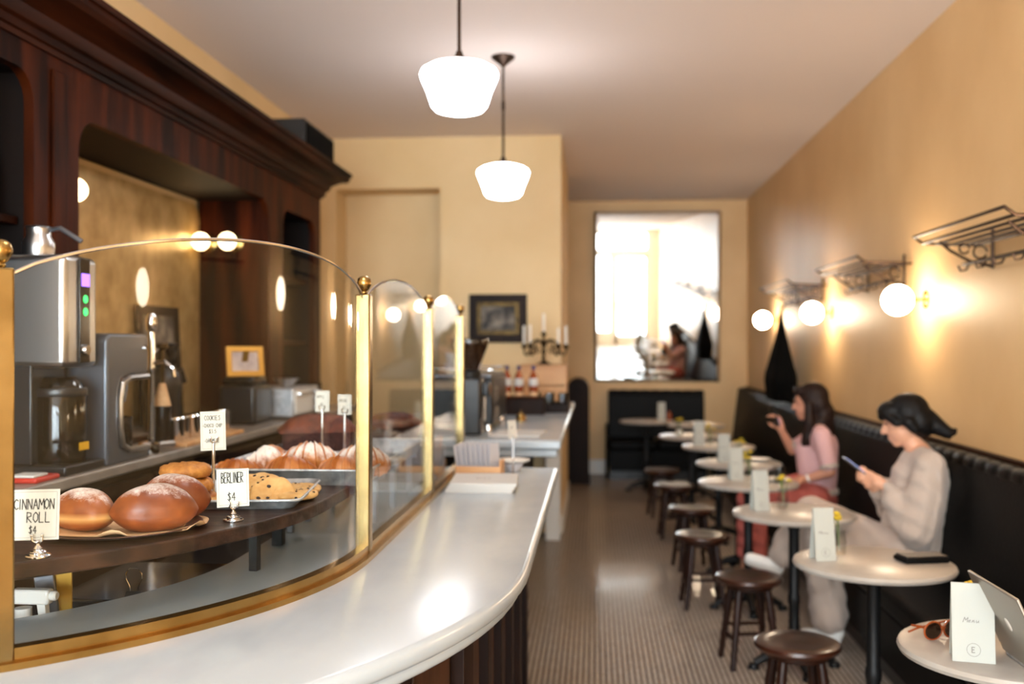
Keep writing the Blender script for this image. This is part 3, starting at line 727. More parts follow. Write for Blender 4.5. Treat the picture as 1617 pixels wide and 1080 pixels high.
# croissants on big pans
pan('sheet_pan', 'large aluminium sheet pan of croissants', (-.865, 2.945, 1.155), 0, .47, .44, .045)
pan('sheet_pan', 'large aluminium sheet pan behind the croissants, nearly empty', (-.865, 3.43, 1.155), 0, .47, .47, .045)
def croissant(label, loc, rz, s, m, seed, fat=1.0):
    rnd = random.Random(seed); n, k = 64, 22; rings = []; span = R(175)
    for i in range(n+1):
        t = i/n; a = -span/2 + span*t; rr = .052
        c = Vector((rr*1.35*math.sin(a), -rr*.75*math.cos(a) + rr*.4, 0)); tg = Vector((math.cos(a)*1.35, math.sin(a)*.75, 0)).normalized(); sd = Vector((tg.y, -tg.x, 0))
        env = (.17 + .83*math.sin(PI*min(max(t, .0), 1))**.75)
        u = abs(t-.5)*2; seg = (u*4.6 + .4) % 1.0
        ridge = 1 + .17*(1-seg)**1.5 - .07
        r = .043*env*ridge*fat if 0 < i < n else .004
        ring = []
        for j in range(k):
            b = 2*PI*j/k; off = sd*math.cos(b)*r*.95; z = math.sin(b)*r
            fold = 1 + .03*math.sin(b*5 + t*25 + seed)
            sk = tg*((-1 if t > .5 else 1)*.2*r*(math.sin(b)+.2)*min(1, u*2.5)); ring.append((c.x + off.x*fold + sk.x, c.y + off.y*fold + sk.y, max(z, -.6*r)*1.15 + .69*.043*fat))
        rings.append(ring)
    o = O('croissant', MB().loft([[(x*s, y*s, z*s) for x, y, z in r] for r in rings]), m, None, ang=28)
    o.location = loc; o.rotation_euler = (0, 0, R(rz)); return tag(o, label, 'croissant', 'croissants on the sheet pan')
zq = 1.159
croissant('plain glazed croissant at the left front of the sheet pan', (-1.025, 2.80, zq), 6, .92, 'croissant_crust', 1, .9)
croissant('sugar dusted croissant turned sideways behind the left front one', (-.985, 2.91, zq), 64, 1.0, 'croissant_sugar', 2, 1.15)
croissant('glazed croissant in the middle front of the sheet pan', (-.868, 2.80, zq), -5, .95, 'croissant_crust', 3, 1.0)
croissant('heavily sugared croissant behind the middle front one', (-.845, 2.915, zq), 12, 1.02, 'croissant_sugar', 4, 1.3)
croissant('glazed croissant at the right front of the sheet pan by the post', (-.715, 2.80, zq), -10, .95, 'croissant_crust', 5, 1.0)
croissant('sugared croissant at the right behind the brass post', (-.695, 2.92, zq), 14, 1.0, 'croissant_sugar', 6, 1.25)
def loaf(label, loc, L, W, Hh, rz):
    t = TH('loaf_cake', label, 'cake', loc, R(rz))
    rings = []; n = 24
    for i in range(13):
        u = i/12; x = -L/2 + L*u; e = 1 - .10*(abs(2*u-1)**6); ring = []
        for p in ((-W*.42, 0), (W*.42, 0), (W*.5, Hh*.62), (-W*.5, Hh*.62)): ring.append((x*e, p[0]*e, p[1]))
        rings.append(ring)
    O('crumb', MB().loft(rings), 'loaf_side', t, bev=.004)
    rings = []
    for i in range(17):
        u = i/16; x = -L/2*1.02 + L*1.02*u; e = max(.12, (1-abs(2*u-1)**4)); ring = []
        for j in range(13):
            a = PI*j/12; ring.append((x, W*.54*math.cos(a), Hh*.6 + Hh*.42*e*math.sin(a)*(1 - .12*math.exp(-((a-PI/2)/.16)**2))))
        rings.append(ring)
    O('crust', MB().loft(rings), 'loaf_crust', t)
loaf('dark chocolate loaf cake on the farther sheet pan', (-.965, 3.42, 1.1585), .27, .13, .15, 22)
rs = tag(O('wooden_riser', MB().bb(-.11, .11, -.16, .16, 0, .15), 'shelf_wood', None, bev=.004), 'dark wooden block riser under the farther loaf cake', 'stand'); rs.location = (-.80, 3.88, HC)
loaf('reddish brown loaf cake on the riser beyond the brass post', (-.80, 3.88, HC+.15), .29, .13, .135, 70)
sign('price_sign', 'small white card on a stem behind the croissants, left of two', (-.890, 3.20, 1.1575), 4, .046, .068, .175, [('APPLE', -.017, .044, .009, .0005, .75), ('$5', -.007, .018, .009, .0005, .8)], stem=.180)
sign('price_sign', 'small white card on a stem behind the croissants, right of two', (-.815, 3.20, 1.1575), 14, .044, .066, .165, [('BREAD', -.017, .042, .009, .0005, .75), ('$5', -.007, .018, .009, .0005, .8)], stem=.17)
# lower well behind the glass
bx = tag(O('black_box', MB().bb(-.16, .16, -.2, .2, 0, .16), 'black_gloss', None, bev=.006), 'glossy black box under the display shelf', 'box'); bx.location = (-1.11, 2.42, .80)
t = TH('bulldog_clip', 'wire-handled bulldog clip standing on the black box under the shelf', 'clip', (-1.075, 2.25, .96))
O('jaw', MB().prism([(-.012, 0), (.012, 0), (.002, .014), (-.002, .014)], -.018, .018, T=Matrix.Rotation(R(90), 4, 'X') @ Matrix.Rotation(R(90), 4, 'Y')), 'iron', t)
O('wire_handle', MB().tube([(-.009, 0, .012), (-.011, 0, .026), (-.019, 0, .042), (-.019, 0, .056), (-.009, 0, .068), (.009, 0, .068), (.019, 0, .056), (.019, 0, .042), (.011, 0, .026), (.009, 0, .012)], .0012, 6), 'chrome', t)
t = TH('spray_bottle', 'white trigger spray bottle under the shelf beside the brass post', 'spray bottle', (-1.215, 2.03, .80))
O('bottle', MB().lathe([(0, 0), (.034, 0), (.036, .01), (.036, .10), (.028, .135), (.014, .155), (.014, .17), (0, .17)], 20), 'white_china', t)
O('collar', MB().lathe([(0, .16), (.018, .16), (.018, .19), (0, .19)], 20), 'white_china', t)
O('trigger_head', MB().box((.02, 0, .215), (.085, .026, .032)), 'white_china', t, bev=.005)
O('trigger', MB().loft([[(.035+dx, y, z) for dx, y in ((0,-.008),(.018,-.008),(.018,.008),(0,.008))] for dx0, z in ((0, .2),) for _ in (0,)] + [[(.040+dx, y, .165) for dx, y in ((0,-.008),(.016,-.008),(.016,.008),(0,.008))], [(.052+dx, y, .135) for dx, y in ((0,-.007),(.012,-.007),(.012,.007),(0,.007))]]), 'white_china', t)
O('nozzle', MB().lathe([(0, 0), (.010, 0), (.011, .01), (.008, .014), (0, .014)], 14, T=Matrix.Translation((.062, 0, .217)) @ Matrix.Rotation(R(90), 4, 'Y')), 'white_china', t)
t = TH('scrub_brush', 'grey scraper with yellow back standing under the shelf', 'brush', (-1.19, 2.13, .80), R(20))
O('handle', MB().loft([[(-.02, -.006, 0), (.02, -.006, 0), (.02, .006, 0), (-.02, .006, 0)], [(-.055, -.006, .25), (-.012, -.006, .25), (-.012, .006, .25), (-.055, .006, .25)]]), 'steel_dark', t, bev=.003)
O('yellow_wedge', MB().loft([[(.012, .007, .05), (.024, .007, .05), (.024, .02, .05), (.012, .02, .05)], [(-.012, .007, .25), (.024, .007, .25), (.024, .02, .25), (-.012, .02, .25)]]), 'yellow_label', t)

# ================================================================== AT THE FAR END OF THE PASTRY COUNTER
for i in range(3):
    o = tag(O('paper_stack', MB().bb(-.125, .125, -.15, .15, 0, .012), 'paper', None, bev=.001), ('cream paper pad at the bottom of the stack on the counter end', 'cream paper pad in the middle of the stack on the counter end', 'cream paper pad with printed mark on top of the stack on the counter end')[i], 'paper pad', 'paper pads on the counter end')
    o.location = (-.43 + .004*i, 3.83 - .003*i, HC + .0121*i); o.rotation_euler = (0, 0, R(1.5*i))
    if i == 2:
        tx = MB(); write(tx, 'EU', -.03, -.02, .03, .0015, 0, squeeze=1.3)
        o2 = O('printed_mark', tx, 'ink_soft', o, smooth=False, loc=(0, 0, .0126), rot=(R(-90), 0, 0))
t = TH('card_caddy', 'light wooden caddy holding grey envelopes on the counter end', 'caddy', (-.475, 4.12, HC), R(-4))
c = MB(); c.bb(-.095, .095, -.05, .05, 0, .008); O('base', c, 'light_wood', t, bev=.002)
for (a, b, e, f, hh) in ((-.095, .095, -.05, -.042, .05), (-.095, .095, .042, .05, .07), (-.095, -.087, -.042, .042, .06), (.087, .095, -.042, .042, .075)): O('side', MB().bb(a, b, e, f, .008, hh), 'light_wood', t, bev=.002)
for i in range(8):
    o = tag(O('envelope', MB().bb(-.037, .037, -.0012, .0012, 0, .135), 'envelope', None, bev=.0005), 'grey paper sleeve in the wooden caddy, %s from left' % ORD[i], 'envelope', 'grey sleeves in the caddy')
    o.location = (-.545 + .019*i, 4.115 + .002*(i % 3), HC+.0083); o.rotation_euler = (R(-4), R(-9 + i*1.5), R(62))
sign('price_sign', 'narrow blank white card on a tall steel stem by the paper pads', (-.335, 4.09, HC), 58, .055, .075, .165, [('TIP', -.012, .04, .011, .0006, .8)], stem=.17)
t = TH('saucer_stack', 'white saucer on a small grey bowl at the end of the counter', 'saucer', (-.352, 4.32, HC))
O('bowl', MB().lathe([(0, 0), (.025, 0), (.03, .004), (.042, .03), (.043, .036), (.038, .036), (0, .034)], 24), 'envelope', t)
O('saucer', MB().lathe([(0, .037), (.03, .037), (.055, .042), (.072, .05), (.073, .053), (.05, .048), (0, .044)], 28), 'white_china', t)
t = TH('straw_jar', 'glass jar with wooden stirrers behind the third glass pane', 'jar', (-.672, 4.15, HC))
O('glass', MB().lathe([(0, .002), (.04, .002), (.044, .01), (.044, .11), (.041, .115), (.041, .01), (0, .008)], 24), 'vessel_glass', t)
for i in range(9):
    a = 2*PI*i/9; O('stirrer', MB().tube([(.012*math.cos(a), .012*math.sin(a), .01), (.034*math.cos(a), .034*math.sin(a), .17 + .01*math.sin(5*i))], .0028, 5), 'light_wood', t)
for i in range(3):
    o = tag(O('paper_cup', MB().lathe([(0, 0), (.03, 0), (.031, .004), (.041, .11), (.043, .113), (.041, .115), (.038, .11), (.029, .008), (0, .006)], 24), 'paper', None), ('tall white paper cup behind the glass pane, nearest of three', 'tall white paper cup behind the glass pane, middle of three', 'tall white paper cup behind the glass pane, farthest of three')[i], 'cup', 'paper cups behind the glass')
    o.location = (-.69 - .075*i, 4.27 + .05*i, HC)

# ================================================================== ON THE BACK COUNTER
t = TH('coffee_brewer', 'tall stainless coffee brewer with violet display on the back counter', 'coffee machine', (-1.72, 3.02, ZBK))
O('base', MB().bb(-.12, .12, -.12, .12, 0, .03), 'black_plastic', t, bev=.006)
O('rear_column', MB().bb(-.11, .0, -.10, .09, .03, .36), 'black_plastic', t, bev=.006)
O('body', MB().bb(-.11, .11, -.105, .095, .33, .68), 'steel', t, bev=.02, seg=3)
c = O('control_panel', MB().bb(.1105, .118, -.03, .03, .345, .672), 'black_gloss', t, bev=.002)
O('display', MB().bb(.1185, .1195, -.024, .024, .585, .625), 'screen_violet', c)
for z in (.545, .505): O('button', MB().lathe([(0, 0), (.013, 0), (.012, .002), (0, .002)], 16, T=Matrix.Translation((.1185, 0, z)) @ Matrix.Rotation(R(90), 4, 'Y')), 'led_green', c)
O('dial', MB().lathe([(0, 0), (.018, 0), (.016, .01), (0, .01)], 18, T=Matrix.Translation((.1185, 0, .385)) @ Matrix.Rotation(R(90), 4, 'Y')), 'chrome', c)
d = O('server', MB().lathe([(0, .032), (.075, .032), (.078, .05), (.078, .24), (.06, .285), (.045, .30), (0, .30)], 28, (.035, 0, 0)), 'dark_glass', t)
O('warning_label', MB().bb(.1135, .1142, -.03, .03, .07, .095), 'yellow_label', d, smooth=False)
O('server_band', MB().lathe([(.079, .24), (.081, .245), (.081, .26), (.079, .265)], 28, (.035, 0, 0)), 'black_plastic', d)
t = TH('milk_jug', 'steel jug standing on top of the coffee brewer', 'jug', (-1.735, 2.985, ZBK+.68))
O('jug_body', MB().lathe([(0, 0), (.044, 0), (.046, .01), (.047, .04), (.036, .062), (.036, .085), (.04, .09), (.036, .092), (.033, .085), (0, .02)], 24), 'steel', t)
O('handle', MB().tube([(.036, 0, .08), (.07, 0, .086), (.13, .02, .045)], .008), 'steel_dark', t)

t = TH('coffee_grinder', 'grey metal counter grinder with open front arch on the back counter', 'grinder', (-1.67, 3.30, ZBK))
prof = [(-.15, 0), (.16, 0), (.165, .03), (.0, .035), (-.06, .06), (-.075, .12), (-.072, .24), (-.05, .285), (.0, .295), (.15, .295), (.155, .42), (.14, .44), (-.13, .44), (-.15, .42)]
O('housing', MB().loft([[(x, y, z) for y, z in prof] for x in (-.075, .075)]), 'grey_enamel', t, bev=.012, seg=3)
O('trim_arch', MB().tube([(.078, .14, .29), (.078, -.0, .288), (.078, -.052, .27), (.078, -.066, .22), (.078, -.068, .12), (.078, -.05, .06), (.078, 0, .042), (.078, .14, .038)], .010, 8), 'steel', t)
O('burr_spout', MB().lathe([(0, .2), (.022, .2), (.028, .24), (.035, .292), (0, .292)], 16, (.01, .06, 0)), 'chrome', t)
O('grounds_cup', MB().lathe([(0, .037), (.04, .037), (.045, .05), (.045, .15), (.04, .15), (0, .045)], 20, (.01, .06, 0)), 'black_gloss', t)
O('switch', MB().lathe([(0, 0), (.012, 0), (.010, .012), (0, .012)], 12, T=Matrix.Translation((.0765, .11, .39)) @ Matrix.Rotation(R(90), 4, 'Y')), 'chrome', t)
t = TH('water_tap', 'slim upright chrome water tap behind the grinder', 'tap', (-1.68, 3.66, ZBK))
O('column', MB().lathe([(0, 0), (.03, 0), (.03, .006), (.012, .012), (.010, .3), (.014, .31), (.012, .32), (.012, .45), (.02, .46), (.021, .50), (.012, .52), (0, .52)], 16), 'chrome', t)
O('spout', MB().tube([(0, 0, .33), (.05, 0, .34), (.085, 0, .31), (.088, 0, .28)], .007, 8), 'chrome', t)
O('lever', MB().tube([(0, 0, .36), (0, .05, .385)], .005, 8), 'chrome', t)
t = TH('siphon_bottle', 'dark bottle with copper cap and pale cone neck beside the tap', 'bottle', (-1.70, 3.80, ZBK))
O('body', MB().lathe([(0, 0), (.032, 0), (.034, .01), (.034, .16), (0, .16)], 18), 'black_gloss', t)
O('cone', MB().lathe([(.034, .161), (.03, .18), (.013, .25), (0, .25)], 18), 'kraft', t)
O('cap', MB().lathe([(0, .25), (.009, .25), (.009, .38), (.022, .39), (.022, .405), (0, .41)], 14), 'brass_dark', t)
t = TH('chopping_board', 'light wooden board on the back counter under the tumblers', 'board', (-1.69, 4.10, ZBK))
O('plank', MB().bb(-.1, .1, -.32, .32, 0, .018), 'light_wood', t, bev=.004)
for i in range(8):
    yy = 3.84 + .075*i
    o = TH('steel_tumbler', 'small polished steel tumbler on the wooden board, %s from the tap' % ORD[i], 'tumbler', (-1.655 - .012*(i % 2), yy, ZBK+.018), 0, 'steel tumblers on the board')
    O('cup', MB().lathe([(0, 0), (.024, 0), (.026, .004), (.031, .085), (.033, .088), (.029, .088), (.023, .008), (0, .008)], 18), 'chrome', o)
t = TH('portafilter', 'chrome coffee filter handle lying at the counter edge', 'filter handle', (-1.62, 3.52, ZBK))
O('basket', MB().lathe([(0, 0), (.03, 0), (.033, .01), (.034, .04), (.03, .042), (0, .012)], 20), 'chrome', t)
O('handle', MB().tube([(.0, .03, .028), (.005, .08, .03), (.01, .17, .024)], [.007, .011, .013], 10), 'steel', t)
t = TH('folded_cloth', 'red and white folded cloth at the near edge of the back counter', 'cloth', (-1.64, 2.80, ZBK))
O('cloth', MB().bb(-.05, .04, -.06, .07, 0, .016), 'red_plastic', t, bev=.006)
O('fold', MB().bb(-.045, .03, -.055, .02, .0161, .024), 'paper', t, bev=.003)
t = TH('receipt_printer', 'black boxy device under the gold picture frame', 'printer', (-1.80, 4.98, ZBK))
O('case', MB().bb(-.08, .11, -.13, .13, 0, .2), 'black_plastic', t, bev=.02, seg=3)
O('lid', MB().bb(-.07, .09, -.11, .11, .2, .24), 'black_gloss', t, bev=.015)
t = TH('easel_frame', 'gold framed small picture standing above the black device', 'picture frame', (-1.77, 4.94, ZBK+.241), R(35))
rot = Matrix.Rotation(R(-12), 4, 'X'); fo = rrect(-.095, .095, 0, .155, .002, 1); fi = rrect(-.068, .068, .027, .128, .002, 1)
O('frame', plate(fo, [fi], .016, lambda u, v, w: tuple(rot @ Vector((u, w-.008, v)))), 'gold_frame', t, bev=.002)
O('picture', MB().box((0, .004, .0775), (.14, .003, .105), T=rot), 'print_pale', t)
O('strut', MB().box((0, .05, .055), (.03, .004, .13), T=Matrix.Rotation(R(25), 4, 'X')), 'gold_frame', t)
t = TH('toaster_oven', 'pale grey counter oven with round knobs beyond the picture frame', 'oven', (-1.725, 5.42, ZBK))
O('case', MB().bb(-.12, .13, -.24, .24, .015, .17), 'aluminium', t, bev=.01)
O('door', MB().bb(.131, .139, -.23, .08, .03, .155), 'white_china', t, bev=.004)
O('handle', MB().tube([(.139, -.2, .14), (.155, -.2, .14), (.155, .05, .14), (.139, .05, .14)], .005), 'chrome', t)
for z in (.05, .095, .14): O('knob', MB().lathe([(0, 0), (.014, 0), (.012, .014), (0, .014)], 14, T=Matrix.Translation((.1305, .16, z)) @ Matrix.Rotation(R(90), 4, 'Y')), 'chrome', t)
for sx in (-.1, .11):
    for sy in (-.22, .22): O('foot', MB().lathe([(0, 0), (.012, 0), (.01, .016), (0, .016)], 10, (sx, sy, 0)), 'black_plastic', t)
o = tag(O('soup_bowl', MB().lathe([(0, 0), (.03, 0), (.032, .006), (.07, .04), (.072, .044), (.066, .042), (0, .01)], 24), 'steel', None), 'shallow steel bowl on top of the counter oven', 'bowl'); o.location = (-1.72, 5.45, ZBK+.17)
o = tag(O('white_jar', MB().lathe([(0, 0), (.03, 0), (.033, .006), (.033, .09), (.028, .10), (.030, .102), (.030, .13), (0, .132)], 20), 'white_china', None), 'white lidded jar at the far end of the back counter', 'jar'); o.location = (-1.68, 5.92, ZBK)
o = tag(O('dark_jar', MB().lathe([(0, 0), (.035, 0), (.038, .006), (.038, .13), (.03, .145), (.034, .147), (.034, .17), (0, .172)], 20), 'dark_glass', None), 'dark glass jar beside the white lidded jar', 'jar'); o.location = (-1.72, 6.05, ZBK)
t = TH('black_grinder', 'squat black burr grinder in front of the antique mirror', 'grinder', (-2.02, 4.52, ZBK))
O('body', MB().lathe([(0, 0), (.08, 0), (.085, .01), (.08, .16), (.09, .2), (.085, .26), (.05, .3), (0, .3)], 24), 'black_plastic', t)
O('hopper', MB().lathe([(.05, .3), (.075, .36), (.08, .40), (.07, .41), (0, .41)], 24), 'black_gloss', t)
O('arm', MB().tube([(.0, .09, .24), (.02, .16, .28), (.02, .2, .22)], .014), 'black_plastic', t)
for i in range(4):
    o = tag(O('stacked_cup', MB().lathe([(0, 0), (.022, 0), (.026, .004), (.036, .05), (.037, .055), (.033, .053), (0, .01)], 20), 'white_china', None), ('white cup before the black grinder, first from the tap', 'white cup before the black grinder, second from the tap', 'white cup before the black grinder, third from the tap', 'white cup before the black grinder, nearest the printer')[i], 'cup', 'white cups on the back counter'); o.location = (-1.86, 4.22 + .13*i, ZBK)
t = TH('framed_picture', 'dark framed picture leaning against the antique mirror', 'picture', (-2.255, 4.96, ZBK+.001))
O('frame', plate(rrect(-.24, .24, .0, .60, .003, 1), [rrect(-.19, .19, .05, .55, .003, 1)], .02, lambda u, v, w: (w - .0 + .03*(1-v/.6), u, v)), 'recess_wood', t, bev=.002)
O('canvas', MB().add([(.038, -.2, .04), (.038, .2, .04), (.012, .2, .56), (.012, -.2, .56)], [(0,1,2,3)]), 'print_art', t)
for i, (yy, lab) in enumerate(((2.96, 'green glass bottle on the upper shelf at the left bay'), (3.05, 'clear bottle with pale label on the upper shelf of the left bay'), (2.86, 'amber bottle on the upper shelf of the left bay'))):
    t = TH('liquor_bottle', lab, 'bottle', (-1.97, yy, 1.979), 0, 'bottles in the left bay')
    O('glass', MB().lathe([(0, 0), (.033, 0), (.036, .006), (.036, .15), (.03, .18), (.014, .205), (.013, .26), (.016, .265), (.013, .27), (0, .27)], 18), ('leaf', 'envelope', 'amber')[i], t)
    O('label_band', MB().lathe([(.0365, .05), (.0368, .052), (.0368, .12), (.0365, .122)], 18), 'paper', t)

# ================================================================== ON THE BAR COUNTER
t = TH('espresso_machine', 'black box-shaped espresso machine with white lettering on the marble bar', 'coffee machine', (-.76, 5.88, ZB2))
O('body', MB().bb(-.2, .2, -.42, .42, .03, .29), 'black_plastic', t, bev=.012)
O('top_tray', MB().bb(-.19, .19, -.41, .41, .291, .305), 'steel_dark', t, bev=.003)
O('rail', MB().tube([(-.19, -.41, .335), (.19, -.41, .335), (.19, .41, .335), (-.19, .41, .335)], .005, 6, closed=True), 'chrome', t)
for sx in (-.17, .17):
    for sy in (-.38, .38): O('foot', MB().lathe([(0, 0), (.02, 0), (.016, .031), (0, .031)], 12, (sx, sy, 0)), 'chrome', t)
tx = MB(); write(tx, 'ETIC', -.33, .155, .075, .006, 0, sp=.8); write(tx, 'NOPO', -.28, .055, .06, .0055, 0, sp=.85)
O('lettering', tx, 'paper', t, smooth=False, loc=(.2015, 0, .0), rot=(0, 0, R(90)))
O('steam_wand', MB().tube([(.14, -.435, .24), (.16, -.47, .22), (.16, -.47, .06)], .006, 8), 'chrome', t)
for i in range(8):
    o = tag(O('white_cup', MB().lathe([(0, 0), (.024, 0), (.028, .004), (.042, .055), (.043, .06), (.038, .058), (0, .01)], 20), 'white_china', None), 'white coffee cup on the espresso machine, lower layer, %s row, %s' % (ORD[i//2], ('left', 'right')[i % 2]), 'cup', 'cups on the espresso machine')
    o.location = (-.82 + .1*(i % 2), 5.66 + .1*(i//2), ZB2+.3055)
for i in range(4):
    o = tag(O('white_cup', MB().lathe([(0, 0), (.024, 0), (.028, .004), (.042, .055), (.043, .06), (.038, .058), (0, .01)], 20), 'white_china', None), 'white coffee cup on the espresso machine, upper layer, %s row, %s' % (ORD[i//2], ('left', 'right')[i % 2]), 'cup', 'upper cups on the espresso machine')
    o.location = (-.82 + .1*(i % 2), 5.71 + .1*(i//2), ZB2+.3660)
t = TH('hopper_grinder', 'black coffee grinder with cone hopper before the espresso machine', 'grinder', (-.66, 5.24, ZB2))
O('body', MB().bb(-.07, .07, -.1, .1, 0, .3), 'black_plastic', t, bev=.015)
O('collar', MB().lathe([(0, .3), (.06, .3), (.06, .33), (.045, .34), (0, .34)], 20), 'iron', t)
O('hopper', MB().lathe([(.045, .34), (.05, .35), (.095, .46), (.1, .5), (.098, .505), (0, .505)], 24), 'dark_glass', t)
O('dose_chute', MB().bb(.07, .11, -.04, .04, .2, .27), 'black_gloss', t, bev=.006)
bxr = TH('bottle_crate', 'dark wooden crate carrying three syrup bottles on the marble bar', 'crate', (-.49, 6.78, ZB2))
O('floor_board', MB().bb(-.15, .15, -.1, .1, 0, .01), 'panel_dark', bxr); O('top_board', MB().bb(-.15, .15, -.1, .1, .105, .118), 'walnut_h', bxr, bev=.002)
for y in (-.1, .088): O('side_board', MB().bb(-.15, .15, y, y+.012, .01, .105), 'panel_dark', bxr, bev=.002)
for x in (-.15, .138): O('end_board', MB().bb(x, x+.012, -.088, .088, .01, .105), 'panel_dark', bxr, bev=.002)
for i, (x, lab) in enumerate(((-.595, 'amber syrup bottle with navy cap, left of three'), (-.515, 'amber syrup bottle with navy cap, middle of three'), (-.415, 'amber syrup bottle with navy cap, right of three'))):
    b = TH('syrup_bottle', lab, 'bottle', (x, 6.76, ZB2+.1185), 0, 'syrup bottles on the crate')
    O('glass', MB().lathe([(0, 0), (.028, 0), (.032, .006), (.032, .11), (.026, .145), (.012, .17), (.011, .19), (0, .19)], 20), 'amber', b)
    O('label_band', MB().lathe([(.0325, .075), (.033, .077), (.0325, .112), (.030, .125)], 20), 'paper', b)
    O('lower_label', MB().lathe([(.0325, .008), (.033, .01), (.033, .03), (.0325, .032)], 20), 'kraft', b)
    O('cap', MB().lathe([(0, .186), (.013, .186), (.014, .19), (.014, .21), (.010, .214), (0, .214)], 14), 'navy', b)
t = TH('glass_tray', 'dark wooden tray full of drinking glasses on the marble bar', 'tray', (-.32, 7.10, ZB2))
O('tray_floor', MB().bb(-.14, .14, -.19, .19, 0, .012), 'panel_dark', t, bev=.002)
for (a, b, c, d) in ((-.14, .14, -.19, -.178), (-.14, .14, .178, .19), (-.14, -.128, -.178, .178), (.128, .14, -.178, .178)): O('rim', MB().bb(a, b, c, d, .012, .06), 'panel_dark', t, bev=.002)
for i in range(12):
    g = O('drinking_glass', MB().lathe([(0, .003), (.025, .003), (.027, .006), (.032, .12), (.030, .12), (.025, .012), (0, .01)], 18), 'vessel_glass', None)
    g.location = (-.42 + .095*(i % 3) + .005, 6.98 + .082*(i//3), ZB2+.0095); tag(g, 'clear drinking glass in the dark wooden tray, %s row, %s' % (ORD[i//3], ('left', 'middle', 'right')[i % 3]), 'glass', 'glasses in the tray')
o = TH('service_bell', 'small polished brass bell with candle glint on the marble bar', 'bell', (-.455, 6.15, ZB2))
O('dome', MB().lathe([(0, 0), (.036, 0), (.036, .005), (.03, .008), (.033, .014), (.028, .034), (.014, .046), (0, .05)], 24), 'brass', o); O('button', MB().lathe([(0, .049), (.004, .05), (.004, .062), (.008, .064), (0, .068)], 12), 'brass', o)
o = tag(O('bar_papers', MB().bb(-.13, .13, -.16, .16, 0, .008), 'paper', None, bev=.001), 'thin stack of white papers lying on the marble bar', 'papers'); o.location = (-.40, 5.25, ZB2); o.rotation_euler = (0, 0, R(-4))
t = TH('wine_crate', 'light wooden box under the candelabra at the end of the bar', 'box', (-.40, 7.95, ZB2))
for (nm, a, b, c, d, e, f) in (('front_board', -.18, .18, -.17, -.155, 0, .15), ('front_board', -.18, .18, -.17, -.155, .16, .30), ('back_board', -.18, .18, .155, .17, 0, .30), ('end_board', -.18, -.165, -.155, .155, 0, .30), ('end_board', .165, .18, -.155, .155, 0, .30), ('lid', -.185, .185, -.175, .175, .301, .316)):
    O(nm, MB().bb(a, b, c, d, e, f), 'light_wood', t, bev=.002)
cz = ZB2 + .3165
t = TH('candelabra', 'ornate dark brass candelabra with five arms on the light wooden box', 'candelabra', (-.40, 7.84, cz))
O('foot', MB().lathe([(0, 0), (.06, 0), (.062, .006), (.045, .012), (.03, .022), (.014, .03), (0, .03)], 24), 'brass_dark', t)
O('stem', MB().lathe([(0, .028), (.012, .028), (.018, .05), (.01, .07), (.02, .1), (.012, .125), (.009, .16), (.016, .19), (.009, .21), (.012, .235), (.006, .25), (0, .25)], 16), 'brass_dark', t)
cands = [(0, 0, .25)]
for a, rr, zz in ((R(178), .155, .155), (R(205), .115, .16), (R(2), .175, .15), (R(-28), .135, .155)):
    ex, ey = rr*math.cos(a), rr*math.sin(a)
    P = [(0, 0, .13), (ex*.15, ey*.15, .175), (ex*.35, ey*.35, .195), (ex*.55, ey*.55, .18), (ex*.68, ey*.68, .12), (ex*.82, ey*.82, .075), (ex*.96, ey*.96, .08), (ex, ey, .11), (ex, ey, zz-.02)]
    sm = []
    for i in range(len(P)-1):
        for k in range(4): sm.append(tuple(Vector(P[i]).lerp(Vector(P[i+1]), k/4)))
    O('arm', MB().tube(sm + [P[-1]], .008, 8), 'brass_dark', t)
    O('arm_scroll', MB().tube([(ex*.5 + .022*math.cos(q)*math.cos(a), ey*.5 + .022*math.cos(q)*math.sin(a), .115 + .022*math.sin(q)) for q in [k*.5 for k in range(12)]], .005, 6), 'brass_dark', t)
    cands.append((ex, ey, zz))
labs = ['ivory candle on the tall centre of the candelabra', 'ivory candle on the leftmost arm of the candelabra', 'ivory candle second from left on the candelabra', 'ivory candle on the rightmost arm of the candelabra', 'ivory candle between centre and rightmost arm of the candelabra']
for i, (ex, ey, zz) in enumerate(cands):
    O('cup', MB().lathe([(0, zz-.03), (.008, zz-.03), (.026, zz-.01), (.028, zz-.006), (.012, zz-.004), (.014, zz+.012), (.012, zz+.012), (0, zz)], 16, (ex, ey, 0)), 'brass_dark', t)
    c = TH('candle', labs[i], 'candle', (-.40+ex, 7.84+ey, cz+zz+.0015), 0, 'candles in the candelabra')
    O('wax', MB().lathe([(0, 0), (.0105, 0), (.0105, .15 if i != 4 else .13), (.006, .152 if i != 4 else .132), (0, .15 if i != 4 else .13)], 14), 'candle', c)
    O('wick', MB().tube([(0, 0, .149 if i != 4 else .129), (.001, 0, .16 if i != 4 else .14)], .0012, 5), 'ink', c)
t = TH('framed_print', 'dark framed small engraving hung on the partition wall', 'picture', (-.797, PY, 1.571))
fw_, fh_ = .48, .40
O('frame', plate(rrect(-fw_/2, fw_/2, 0, fh_, .002, 1), [rrect(-fw_/2+.065, fw_/2-.065, .065, fh_-.065, .002, 1)], .035, lambda u, v, w: (u, -w, v)), 'panel_dark', t, bev=.008)
O('gilt_slip', plate(rrect(-.176, .176, .064, fh_-.064, .002, 1), [rrect(-.14, .14, .1, fh_-.1, .002, 1)], .02, lambda u, v, w: (u, -w-.002, v)), 'brass_dark', t, bev=.003)
O('print', MB().bb(-.142, .142, -.008, -.004, .098, fh_-.098), 'print_art', t, smooth=False)

